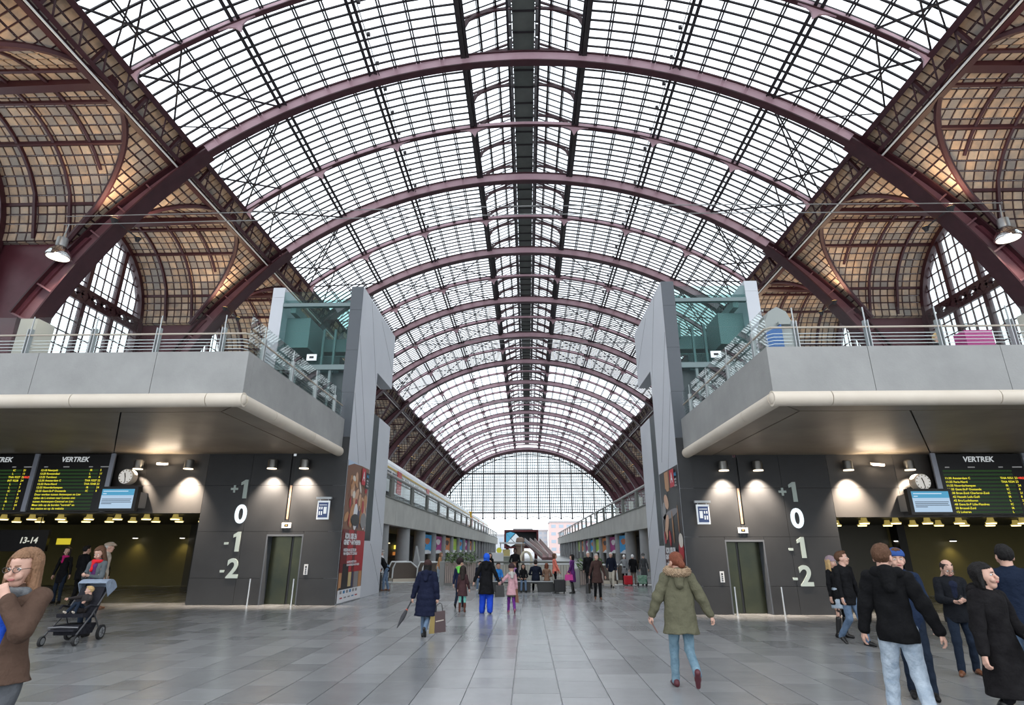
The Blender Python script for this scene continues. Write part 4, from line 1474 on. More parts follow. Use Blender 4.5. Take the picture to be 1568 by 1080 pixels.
# ---------------------------------------------------------------- trains at the left platform
def train(y0, y1, label, nose=False):
    t = tag(empty('train'), label, 'train')
    xi, xo = -11.2, -14.0
    prof = [(xi, 6.1), (xi + .02, 7.6), (xi - .1, 8.4), (xi - .45, 8.85), (xi - 1.4, 9.05), (xo + .45, 8.85), (xo + .1, 8.4), (xo, 6.1)]
    MB().prism(prof, y0, y1, 'xz').build('body', mat('train_silver', (.66, .68, .70), .3, metal=.25, noise=(.5, (.74, .76, .78), .2)), t)
    MB().box(xi + .01, xi + .035, y0 + 3, y1 - 3, 7.15, 7.75).build('window_band', mat('train_window', (.08, .09, .10), .15), t)
    yy = y0 + 4
    while yy < y1 - 5:
        MB().box(xi + .03, xi + .045, yy + 2.2, yy + 2.5, 7.1, 7.8).build('window_mullion', mat('train_mullion', (.75, .77, .78), .3), t)
        yy += 2.5
    MB().box(xi + .012, xi + .03, y0, y1, 7.95, 8.08).build('stripe', mat('train_yellow', (.65, .42, .03), .4), t)
    for yy in (y0 + .6, y0 + 16, y0 + 31):
        if yy + 1.6 < y1:
            MB().box(xi + .02, xi + .06, yy, yy + 1.7, 6.2, 8.1).build('door', mat('train_red', (.50, .015, .02), .35), t)
    MB().box(xi - .2, xo + .2, y0, y1, 5.2, 6.1).build('underframe', M_BLACK, t)
    if nose:
        MB().hexa([(xi + .05, y0 - .6, 6.1), (xi + .05, y0 + .1, 6.1), (xo, y0 + .1, 6.1), (xo, y0 - .6, 6.1), (xi + .05, y0 - .1, 8.9), (xi + .05, y0 + .1, 8.9), (xo, y0 + .1, 8.9), (xo, y0 - .1, 8.9)]).build('nose', mat('train_nose_yellow', (.70, .42, .02), .35), t)


train(34, 116, 'long silver train with red doors standing above the left gallery')
train(119, 172, 'second train with a yellow nose farther down the left gallery', True)

# ---------------------------------------------------------------- far end: dark red framed stair box and escalators
t = tag(empty('escalator_box'), 'dark red framed glass box with blue lozenge panes at the far end', 'escalator box')
yb = 118.0
x0, x1, z0, z1 = -4.6, 2.1, 1.9, 5.35
M_DRED = mat('dark_red_frame', (.16, .03, .035), .5)
for a in ((x0, x1, z1 - .35, z1), (x0, x1, z0, z0 + .35)): MB().box(a[0], a[1], yb, yb + 8, a[2], a[3]).build('frame_beam', M_DRED, t)
for a in ((x0, x0 + .35), (x1 - .35, x1)): MB().box(a[0], a[1], yb, yb + 8, z0 + .35, z1 - .35).build('frame_side', M_DRED, t)
MB().box(x0 + .3, x1 - .3, yb + 6, yb + 6.2, z0 + .3, z1 - .3).build('back_wall', mat('box_dark', (.05, .05, .055), .4), t)
bl = emis('pane_blue', (.10, .42, .68), .8); pw = emis('pane_white', (.70, .80, .88), .9)
def lozenge(cx, cz, r, m):
    pts = [(max(x0 + .36, min(x1, cx + dx * r)), max(z0 + .36, min(z1 - .36, cz + dz * r))) for dx, dz in ((0, 1), (1, 0), (0, -1), (-1, 0))]
    MB().prism(pts, yb + 1.0, yb + 1.05, 'xz').build('lozenge_pane', m, t)
for cx, cz, m in ((-2.35, 3.75, pw), (-3.4, 4.75, bl), (-3.35, 2.75, pw), (-1.3, 2.75, bl), (-4.3, 3.75, bl)): lozenge(cx, cz, .93, m)
for xx in (x0 + .5, x1 - .5):
    MB().box(xx - .3, xx + .3, yb + 3, yb + 3.6, 0, z0).build('leg', M_DRED, t)
MB().box(-2.9, 1.0, yb + 1, yb + 4, z1, z1 + .25).build('roof_plant', M_STEEL_GREY, t)
t = tag(empty('escalator'), 'pair of inclined escalators leading up into the dark red glass box', 'escalator')
for dx in (0, 1.9):
    a, b = (-.1 + dx, yb - .5, 3.0), (3.0 + dx * .55, yb - 12, .2)
    MB().bar(a, b, 1.0, .45).build('truss', mat('escalator_side', (.30, .17, .17), .4), t)
    for o in (-.5, .5): MB().bar((a[0] + o, a[1], a[2] + .55), (b[0] + o, b[1], b[2] + .55), .08, .6).build('balustrade', mat('escalator_rail', (.55, .48, .46), .3), t)

# pillar, ring, sign stands in front of the box
t = tag(empty('round_pillar', (-.75, 60, 0)), 'stout brown stone pillar with rounded cap in the middle of the hall', 'pillar')
MB().lathe([(.42, 0), (.40, 2.0), (.52, 2.05), (.52, 2.22), (.4, 2.3)], n=18).build('shaft', mat('brown_stone', (.30, .22, .17), .7), t, True)
MB().lathe([(.36, 2.3), (.44, 2.45), (.36, 2.75), (.15, 2.85)], n=18).build('cap', mat('brown_stone', (.30, .22, .17), .7), t, True)
pts = [(1.05 * .42 * cos(a), 0, 1.05 + .9 * sin(a) * .8) for a in [2 * pi * i / 24 for i in range(25)]]
t = tag(MB().tube([(-.15 + p[0], 50, p[2] - .24) for p in pts], .1, 8, cap=False).build('ring_sculpture', mat('cream_ring', (.75, .68, .52), .5), smooth=True), 'upright cream ring standing beside the stone pillar', 'ring')
t = tag(empty('notice_stand', (-2.95, 55, 0)), 'white notice stand with a yellow round top beyond the parapet', 'notice stand')
MB().box(-.75, .75, -.05, .05, .0, 1.42).build('panel', mat('notice_white', (.72, .73, .74), .5), t)
MB().lathe([(.24, -.04), (.24, .04)], (.35, 0, 1.62), 18, axis=1).build('disc', mat('notice_yellow', (.75, .72, .06), .5, emit=(.8, .8, .1), estr=.1), t)
t = tag(empty('kiosk', (-1.6, 58, 0)), 'low kiosk with pale counter beside the white notice stand', 'kiosk')
MB().box(-1.0, 1.0, -.5, .5, 0, 1.05).build('counter', mat('kiosk_green', (.26, .29, .24), .6), t)
MB().box(-1.1, 1.1, -.55, .55, 1.05, 1.12).build('worktop', mat('kiosk_top', (.6, .58, .5), .5), t)
MB().box(-.8, -.1, -.2, .2, 1.12, 1.7).build('display', mat('kiosk_yellow', (.62, .52, .22), .5), t)
MB().box(-1.1, 1.1, -.55, .55, 2.2, 2.35).build('canopy', mat('kiosk_canopy', (.62, .64, .66), .5), t)
for sx in (-1, 1): MB().box(sx * 1.0 - .04, sx * 1.0 + .04, -.04, .04, 1.12, 2.2).build('post', M_STEEL_GREY, t)

# ---------------------------------------------------------------- parapet round the well, planters
M_RIB = mat('ribbed_panel', (.42, .33, .29), .7, noise=(3, (.36, .30, .27), .2))
par = tag(empty('well_parapet'), 'pale ribbed parapet with dark top rail around the floor well', 'parapet')
def ribbed(x0, x1, y, z0, z1, m, name, parent, n):
    for i in range(n):
        a, b = x0 + (x1 - x0) * i / n, x0 + (x1 - x0) * (i + 1) / n
        MB().box(a + .012, b - .012, y, y + .08, z0, z1).build(name, m, parent)
ribbed(-2.5, 2.2, 30.9, .0, .95, mat('pale_rib', (.48, .46, .40), .7), 'slat', par, 34)
MB().box(-2.6, 2.2, 30.98, 31.15, 0, .97).build('backing', M_COLUMN, par)
MB().tube([(-2.6, 30.9, 1.08), (2.2, 30.9, 1.08)], .05, 8).build('rail', M_GPOST, par, True)
t0 = [('planter', -4.38, -2.6, 30.5, 1.12, 'ribbed planter box with green bushes, left of the bench'), ('planter', 2.2, 3.55, 29.0, .82, 'ribbed planter box with green bushes, right of the bench')]
M_LEAF = mat('bush_green', (.06, .12, .035), .6, noise=(14, (.16, .24, .08), .2))
for nm, x0, x1, y, h, lab in t0:
    t = tag(empty(nm, ((x0 + x1) / 2, y, 0)), lab, 'planter')
    w = (x1 - x0) / 2
    MB().box(-w, w, .08, 1.2, 0, h - .05).build('box', mat('planter_grey', (.28, .28, .27), .6), t)
    MB().box(-w - .03, w + .03, -.02, 1.22, h - .05, h).build('rim', mat('planter_rim', (.32, .32, .30), .6), t)
    MB().box(-w - .02, -w + .22, -.01, .1, 0, h - .05).build('corner_panel', mat('planter_grey', (.28, .28, .27), .6), t)
    n = 16 if w > .7 else 11
    for i in range(n):
        a, b = -w + .24 + (2 * w - .24) * i / n, -w + .24 + (2 * w - .24) * (i + 1) / n
        MB().box(a + .012, b - .012, 0, .08, .12, h - .05).build('slat', M_RIB, t)
    rl = random.Random(int(x0 * 10) + 50)
    mb = MB()
    for i in range(420):
        c = np.array((rl.uniform(-w * .75, w), rl.uniform(-.18, 1.0), h + rl.uniform(-.22, .46) * (1 - .3 * rl.random())))
        a = rl.uniform(0, 2 * pi); L = rl.uniform(.10, .20); el = rl.uniform(-.5, .9)
        d = np.array((cos(a) * cos(el), sin(a) * cos(el), sin(el))) * L
        side = np.cross(d, (0, 0, 1)); side = side / (np.linalg.norm(side) + 1e-6) * L * .35
        up = np.cross(side, d); up = up / (np.linalg.norm(up) + 1e-6) * L * .12
        mb.quad(c, c + d * .5 + side + up, c + d, c + d * .5 - side + up)
    tag(mb.build('bush', M_LEAF, t), kind='stuff')

# ---------------------------------------------------------------- bench
t = tag(empty('bench', (-.35, 25.95, 0)), 'long low black bench where people sit with their backs turned', 'bench')
M_BENCH = mat('bench_black', (.007, .008, .008), .35)
MB().box(-1.35, 1.4, 0, .9, .34, .43).build('seat', M_BENCH, t)
for xx in (-1.2, 0, 1.2): MB().box(xx - .45, xx + .45, .1, .8, .0, .34).build('base', M_BENCH, t)
MB().box(-1.35, 1.4, -.004, 0, .40, .43).build('edge_trim', M_STEEL_GREY, t)

# ---------------------------------------------------------------- escalator heads going down
def esc_head(x, y, w, lab, h=1.0, rot=0):
    t = tag(empty('moving_stair', (x, y, 0), rot), lab, 'escalator')
    for sx in (0, w):
        poly = [(-.05, 0.0), (0, .7), (.12, h), (.95, h), (1.6, .45), (2.2, 0)]
        o = MB().prism([(a, b) for a, b in poly], sx - .03, sx + .03, 'yz').build('balustrade', mat('bronze_glass', (.16, .13, .11), .2, metal=.3), t)
        MB().tube([(sx, -.06, .2), (sx, -.04, .72), (sx, .1, h + .02), (sx, .95, h + .02), (sx, 1.62, .48), (sx, 2.2, .02)], .045, 8).build('handrail', mat('pale_handrail', (.66, .68, .68), .35), t, True)
        MB().box(sx - .1, sx + .1, -.02, 1.4, .0, .16).build('skirt', mat('skirt_cream', (.62, .55, .45), .4), t)
    MB().box(.05, w - .05, -.3, 1.6, -.005, .015).build('comb_plate', M_STEEL_GREY, t)
esc_head(-7.85, 34.6, .95, 'escalator head with pale handrails by the man bending over his suitcase', rot=-1.1)
esc_head(-6.1, 34.0, .95, 'escalator head with pale handrails behind the navy padded coat', rot=-1.1)
esc_head(4.55, 31.9, .8, 'escalator head with pale handrails before the three elderly travellers', .9, rot=.9)
for x0, x1, y, lab in ((-9.0, -5.0, 33.2, 'white stone strip in the floor before the two escalator heads'), (4.2, 6.6, 31.0, 'white stone strip in the floor under the three elderly travellers')):
    tag(MB().box(x0, x1, y, y + .5, -.005, .012).build('floor_strip', mat('white_stone', (.72, .72, .70), .5)), lab, 'floor strip')
# concrete wedges behind the escalators
t = tag(MB().prism([(-7.2, 0), (-6.5, 0), (-6.95, 1.9)], 37.5, 38.1, 'xz').build('concrete_wedge', M_COLUMN), 'pointed grey concrete wedge rising behind the escalator head', 'wedge')

# ---------------------------------------------------------------- cables across the hall, with hanging lamps
for (y, z, hw, lab, r) in ((28.6, 19.62, 26.9, 'nearest pair of thin cables spanning the hall below the roof', .03), (62.5, 24.0, 21.3, 'second pair of cables spanning the hall', .035), (101, 26.6, 19.0, 'third pair of cables spanning the far hall', .05), (138, 27.9, 17.2, 'fourth pair of cables spanning the far hall', .06)):
    t = tag(empty('cable_pair'), lab, 'cable')
    for dz in (0, .55 if y < 40 else .5):
        MB().tube([(-hw, y, z + dz), (0, y, z + dz + .25), (hw, y, z + dz)], r, 6).build('cable', mat('grey_cable', (.30, .30, .30), .5), t, True)
    if y > 90:
        mb = MB()
        for i in range(40):
            xx = -hw + 2 * hw * i / 40
            mb.bar((xx, y, z), (xx + hw / 40, y, z + .5), .05, .05); mb.bar((xx + hw / 40, y, z + .5), (xx + hw / 20, y, z), .05, .05)
        mb.build('lacing', mat('grey_cable', (.30, .30, .30), .5), t)
for s, x, z, lab in ((-1, -26.7, 17.75, 'chrome reflector lamp glowing under the cable on the left'), (1, 26.6, 18.15, 'chrome reflector lamp glowing under the cable on the right')):
    t = tag(empty('reflector_lamp', (x, 28.6, z)), lab, 'lamp')
    M_CHROME = mat('chrome', (.78, .78, .78), .12, metal=1)
    MB().lathe([(.62, -.28), (.64, -.2), (.5, .15), (.27, .38), (.25, .42)], n=22).build('reflector', M_CHROME, t, True)
    MB().lathe([(.26, .42), (.28, .5), (.28, .95), (.2, 1.0)], n=16).build('ballast', mat('lamp_grey', (.35, .35, .35), .35, metal=.6), t, True)
    MB().lathe([(.58, -.27), (.5, -.30)], n=22).build('glow_plate', emis('lamp_glow_cream', (1, .95, .78), 3.0), t)
    MB().tube([(0, 0, 1.0), (.06, 0, 1.4), (.12, 0, 1.9)], .035, 6).build('hanger', M_STEEL_GREY, t, True)
    ld = spot('reflector_beam', (0, 0, -.4), (0, 0, -5), 900, (1, .9, .7), 120, .8, .3, t)

# ---------------------------------------------------------------- things standing on the decks
t = tag(empty('ticket_machine', (5.75, 12.2, 5.04)), 'blue ticket machine in a grey rounded housing on the right deck', 'ticket machine')
M_TM = mat('machine_grey', (.30, .31, .30), .5)
MB().prism([(-.32, 0), (.32, 0), (.32, 1.5), (.2, 1.8), (0, 1.92), (-.2, 1.8), (-.32, 1.5)], .1, .6, 'xz').build('housing', M_TM, t)
MB().prism([(-.36, 0), (.0, 0), (.0, 1.45), (-.36, 1.25)], .0, .12, 'xz').build('panel', mat('machine_blue', (.02, .10, .30), .4), t)
MB().box(-.05, .36, .0, .12, 1.45, 1.52).build('shelf', M_TM, t)
t = tag(empty('pink_suitcase', (9.3, 11.45, 5.04)), 'magenta suitcase standing behind the railing of the right deck', 'suitcase')
MB().box(-.28, .28, -.16, .16, .06, .92).build('shell', mat('magenta_shell', (.42, .03, .20), .4), t)
MB().tube([(-.12, 0, .92), (-.12, 0, 1.12), (.12, 0, 1.12), (.12, 0, .92)], .014, 6).build('handle', M_BLACK, t)
for sx in (-.22, .22):
    for sy in (-.11, .11): MB().lathe([(.035, -.02), (.035, .02)], (sx, sy, .035), 8, axis=0).build('wheel', M_BLACK, t)
t = tag(empty('grey_machine', (-10.2, 21.2, 5.6)), 'grey rounded machine housing behind the left tower post', 'ticket machine')
MB().prism([(-.4, 0), (.4, 0), (.4, 3.4), (.25, 3.75), (0, 3.9), (-.25, 3.75), (-.4, 3.4)], 0, .5, 'xz').build('housing', M_TM, t)
MB().box(-.42, .42, -.06, 0, 1.0, 2.3).build('panel', mat('machine_blue', (.02, .10, .30), .4), t)

# ---------------------------------------------------------------- signs in the passage
t = tag(empty('platform_sign'), 'black hanging sign reading 13-14 in the left passage', 'sign')
MB().box(-20.6, -17.85, 22.0, 22.12, 1.62, 2.38).build('panel', M_BOARD, t)
text('lettering', '13-14', .30, (-18.55, 21.985, 2.0), emis('sign_white', (.75, .76, .66), .8), t, bold=.006, shear=.12, depth=.003)
for xx in (-20, -18.3): MB().box(xx - .015, xx + .015, 22.05, 22.07, 2.38, 2.9).build('hanger', M_BLACK, t)
t = tag(MB().box(-17.72, -17.2, 22.3, 22.34, 1.86, 2.08).build('yellow_sign', emis('sign_yellow', (.75, .60, .03), .8)), 'small yellow sign beside the 13-14 sign', 'sign')
t = tag(empty('small_screen', (8.95, 19.6, 0)), 'small upright lit screen by the end of the right tower wall', 'screen')
MB().box(-.17, .17, -.05, .05, 1.72, 2.42).build('bezel', M_BLACK, t)
MB().box(-.13, .13, -.055, -.05, 1.8, 2.36).build('screen', emis('screen_sky', (.40, .55, .95), .9), t)
MB().box(-.1, .1, -.058, -.055, 1.82, 1.98).build('print', M_SCRT, t)
MB().tube([(0, 0, 0), (0, 0, 1.72)], .03, 8).build('stand', M_BLACK, t)

# ---------------------------------------------------------------- buildings beyond the gable
M_GRND = mat('yard_ground', (.42, .42, .43), .9)
tag(MB().box(-160, 160, 215, 600, -1, -.05).build('ground_outside', M_GRND), 'pale yard beyond the end of the hall', kind='structure')
def building(name, lab, x0, x1, y, h, m, mw, nx, nz):
    t = tag(empty(name, ((x0 + x1) / 2, y, 0)), lab, 'building')
    w = (x1 - x0) / 2
    MB().box(-w, w, 0, 20, 0, h).build('walls', m, t)
    MB().box(-w - .3, w + .3, -.3, 20.3, h, h + .8).build('parapet', mat('bldg_parapet', (.5, .48, .48), .8), t)
    for k in range(nz):
        for i in range(nx):
            a = -w + 2 * w * (i + .2) / nx
            MB().box(a, a + 2 * w / nx * .6, -.06, .0, h * (k + .3) / nz, h * (k + .72) / nz).build('window', mw, t)
M_BW = mat('bldg_window', (.45, .52, .60), .3)
building('brick_building', 'haze-paled red brick building beyond the end of the hall', 11, 34, 300, 14.5, mat('haze_paled_brick', (.74, .56, .53), .8), M_BW, 6, 4)  # distance haze is put into the brick colour by lightening it
building('grey_building', 'pale grey block beyond the end of the hall, beside the brick one', 3, 10.6, 320, 11, mat('bldg_grey', (.55, .57, .60), .8), M_BW, 3, 5)
building('low_building', 'low grey building beyond the hall, left of the red framed box', -24, -8, 290, 8, mat('bldg_grey', (.55, .57, .60), .8), M_BW, 5, 2)
# ================================================================= people
# bodies are grown as one blended surface from tapered limbs (signed distances meshed on a grid)
def V3(*a):
    return np.array(a, float)


def surf(f, lo, hi, h):
    xs, ys, zs = [np.arange(lo[i] - 2 * h, hi[i] + 2 * h, h) for i in range(3)]
    D = f(xs[:, None, None], ys[None, :, None], zs[None, None, :])
    D = np.broadcast_to(D, (len(xs), len(ys), len(zs))).astype(np.float32)
    D = D + 1e-7
    I = D < 0
    n = np.zeros(tuple(k - 1 for k in I.shape), np.int8)
    for a in (0, 1):
        for b in (0, 1):
            for c in (0, 1):
                n += I[a:I.shape[0] - 1 + a, b:I.shape[1] - 1 + b, c:I.shape[2] - 1 + c]
    act = np.argwhere((n > 0) & (n < 8))
    if len(act) == 0:
        return [], []
    corner = [(a, b, c) for a in (0, 1) for b in (0, 1) for c in (0, 1)]
    val = np.stack([D[act[:, 0] + a, act[:, 1] + b, act[:, 2] + c] for a, b, c in corner], 1)
    acc = np.zeros((len(act), 3)); cnt = np.zeros(len(act))
    for i, ci in enumerate(corner):
        for j, cj in enumerate(corner):
            if j > i and sum(abs(p - q) for p, q in zip(ci, cj)) == 1:
                v0, v1 = val[:, i], val[:, j]
                m = (v0 < 0) != (v1 < 0)
                t = np.where(m, v0 / np.where(m, v0 - v1, 1), 0)
                p = np.array(ci)[None, :] + t[:, None] * (np.array(cj) - np.array(ci))[None, :]
                acc += np.where(m[:, None], p, 0); cnt += m
    vert = (act + acc / cnt[:, None]) * h + np.array((xs[0], ys[0], zs[0]))
    idx = -np.ones(n.shape, np.int64)
    idx[act[:, 0], act[:, 1], act[:, 2]] = np.arange(len(act))
    faces = []
    sh = I.shape
    for ax in range(3):
        s0 = [slice(None)] * 3; s1 = [slice(None)] * 3
        s0[ax] = slice(0, -1); s1[ax] = slice(1, None)
        A, B = I[tuple(s0)], I[tuple(s1)]
        e = np.argwhere(A != B)
        u, w = [(1, 2), (2, 0), (0, 1)][ax]
        ok = (e[:, u] > 0) & (e[:, w] > 0) & (e[:, u] < sh[u] - 1) & (e[:, w] < sh[w] - 1)
        e = e[ok]
        ins = A[e[:, 0], e[:, 1], e[:, 2]]
        q = []
        for du, dw in ((-1, -1), (0, -1), (0, 0), (-1, 0)):
            c = e.copy(); c[:, u] += du; c[:, w] += dw
            q.append(idx[c[:, 0], c[:, 1], c[:, 2]])
        q = np.stack(q, 1)
        q[~ins] = q[~ins][:, ::-1]
        faces.append(q)
    return vert, np.concatenate(faces)


def cone(a, b, ra, rb, ky=1.0):
    """tapered limb; ky > 1 flattens it front to back"""
    a, b = V3(*a), V3(*b)
    lo = np.minimum(a - ra, b - rb); hi = np.maximum(a + ra, b + rb)
    k = V3(1, ky, 1)
    A, Bd = a * k, (b - a) * k
    L2 = max(float(Bd @ Bd), 1e-9)

    def f(x, y, z):
        px, py, pz = x - A[0], y * ky - A[1], z - A[2]
        t = np.clip((px * Bd[0] + py * Bd[1] + pz * Bd[2]) / L2, 0, 1)
        return np.sqrt((px - t * Bd[0]) ** 2 + (py - t * Bd[1]) ** 2 + (pz - t * Bd[2]) ** 2) - (ra + (rb - ra) * t)
    return (f, lo, hi)


def ell(c, r):
    c, r = V3(*c), V3(*r)
    m = float(min(r))

    def f(x, y, z):
        k = np.sqrt(((x - c[0]) / r[0]) ** 2 + ((y - c[1]) / r[1]) ** 2 + ((z - c[2]) / r[2]) ** 2)
        return (k - 1) * m
    return (f, c - r, c + r)


def blend(prims, k=0.03, mod=None, cuts=()):
    """smooth union of prims, minus cuts, plus surface detail"""
    def f(x, y, z):
        d = None
        for p in prims:
            v = p[0](x, y, z)
            if d is None:
                d = v
            else:
                hh = np.clip(.5 + .5 * (d - v) / k, 0, 1)
                d = d + (v - d) * hh - k * hh * (1 - hh)
        for c in cuts:
            d = np.maximum(d, c(x, y, z))
        if mod is not None:
            d = d + mod(x, y, z)
        return d
    lo = np.min([p[1] for p in prims], 0); hi = np.max([p[2] for p in prims], 0)
    return f, lo - .01, hi + .01


def raw(prims, h, k=0.03, mod=None, cuts=()):
    f, lo, hi = blend(prims, k, mod, cuts)
    return surf(f, lo, hi, h)


def mesh_from(pieces, name, m, parent, tri=None):
    vs, fs, n = [], [], 0
    for v, fc in pieces:
        if len(v) == 0: continue
        vs.append(np.asarray(v)); fs.append(np.asarray(fc) + n); n += len(v)
    if not vs: return None
    v = np.concatenate(vs); fc = np.concatenate(fs)
    me = bpy.data.meshes.new(name)
    me.vertices.add(len(v)); me.vertices.foreach_set('co', v.astype(np.float32).ravel())
    me.loops.add(fc.size); me.loops.foreach_set('vertex_index', fc.astype(np.int32).ravel())
    me.polygons.add(len(fc)); me.polygons.foreach_set('loop_start', np.arange(0, fc.size, 4, dtype=np.int32))
    me.polygons.foreach_set('use_smooth', np.ones(len(fc), bool))
    me.update(); me.validate()
    me.materials.append(m)
    o = bpy.data.objects.new(name, me)
    COL.objects.link(o)
    if parent is not None: o.parent = parent
    return o


def ik(a, c, l1, l2, hint):
    d = c - a
    L = np.linalg.norm(d)
    u = d / max(L, 1e-6)
    L = min(L, (l1 + l2) * .998)
    x = (l1 * l1 - l2 * l2 + L * L) / (2 * L)
    hg = sqrt(max(0, l1 * l1 - x * x))
    hn = hint - u * float(hint @ u)
    hn = hn / max(np.linalg.norm(hn), 1e-6)
    return a + u * x + hn * hg, a + u * L


def rotm(yaw=0, pitch=0, roll=0):
    cy, sy, cp, sp, cr, sr = cos(yaw), sin(yaw), cos(pitch), sin(pitch), cos(roll), sin(roll)
    Rz = np.array(((cy, -sy, 0), (sy, cy, 0), (0, 0, 1)))
    Rx = np.array(((1, 0, 0), (0, cp, -sp), (0, sp, cp)))
    Ry = np.array(((cr, 0, sr), (0, 1, 0), (-sr, 0, cr)))
    return Rz @ Rx @ Ry


def cloth(name, c, rough=.85, c2=None):
    c2 = c2 or tuple(min(1, k * 1.3 + .002) for k in c)
    return mat('cloth_' + name, c, rough, noise=(9, c2, .25), bump=.75, bscale=10, bdist=.05, spec=.12)


SKIN = mat('skin_light', (.62, .36, .27), .5, noise=(12, (.66, .40, .31), .2))
SKIN_D = mat('skin_dark', (.09, .045, .03), .5)
SKIN_T = mat('skin_tan', (.46, .26, .18), .5)
M_EYE = mat('eye_white', (.75, .74, .72), .3)
M_IRIS = mat('eye_dark', (.02, .015, .012), .2)
M_LIP = mat('lip', (.42, .14, .13), .5)
HAIRC = {'brown': (.085, .042, .024), 'dark': (.022, .016, .014), 'black': (.008, .007, .007), 'blond': (.42, .28, .13), 'grey': (.40, .39, .37), 'white': (.72, .71, .69), 'auburn': (.14, .045, .025), 'lightbrown': (.19, .105, .06)}


def hairmat(c):
    return mat('hair_' + c, HAIRC[c], .6, spec=.15, noise=(30, tuple(min(1, k * 1.7 + .01) for k in HAIRC[c]), .25), bump=.5, bscale=90)


def folds(amp, f1=22., f2=17., ph=0.):
    def m(x, y, z):
        return amp * (np.sin(f1 * z + 4 * np.sin(7 * x + ph) + 3 * np.sin(6 * y + ph)) * .6 + np.sin(f2 * x + 9 * y + 5 * z + ph) * .5)
    return m


def hand(wrist, fore, palm_n, side, h, curl=.5, spread=.12, sc=1.0):
    """palm, four unequal bent fingers and a thumb from the side of the palm"""
    f = fore / np.linalg.norm(fore)
    n = palm_n - f * float(palm_n @ f); n /= max(np.linalg.norm(n), 1e-6)
    l = np.cross(f, n) * side                       # towards the thumb
    if float(l @ l) < 1e-6: l = V3(1, 0, 0)
    P = lambda a, b, c: wrist + (f * a + l * b + n * c) * sc
    prims = [cone(P(-.03, 0, 0), P(.02, 0, 0), .026 * sc, .027 * sc), cone(P(.02, .018, 0), P(.085, .027, 0), .018 * sc, .015 * sc), cone(P(.02, -.012, 0), P(.08, -.022, 0), .018 * sc, .014 * sc), cone(P(.03, 0, 0), P(.088, .004, 0), .018 * sc, .015 * sc)]
    fin = []
    for b, L, r in ((.03, .072, .0095), (.010, .080, .0098), (-.010, .074, .0092), (-.028, .058, .0085)):
        p = P(.085, b, 0); ang = curl * .5
        off = b * spread * 4
        for q, seg in enumerate((.45, .32, .25)):
            d = (f * cos(ang) + n * sin(ang)) + l * off * .5
            d /= np.linalg.norm(d)
            p2 = p + d * L * seg * sc
            fin.append(cone(p, p2, r * sc * (1 - .08 * q), r * sc * (1 - .08 * (q + 1))))
            p = p2; ang += curl * .9
    tb = P(.025, .026, .008); t1 = P(.058, .055, .018); t2 = P(.088, .060 - .02 * curl, .022 + .02 * curl)
    fin += [cone(tb, t1, .013 * sc, .0115 * sc), cone(t1, t2, .0112 * sc, .009 * sc)]
    return raw(prims + fin, h, .008)


def put(piece, R, c):
    v, f = piece
    if len(v) == 0: return piece
    return (np.asarray(v) @ R.T + c, f)


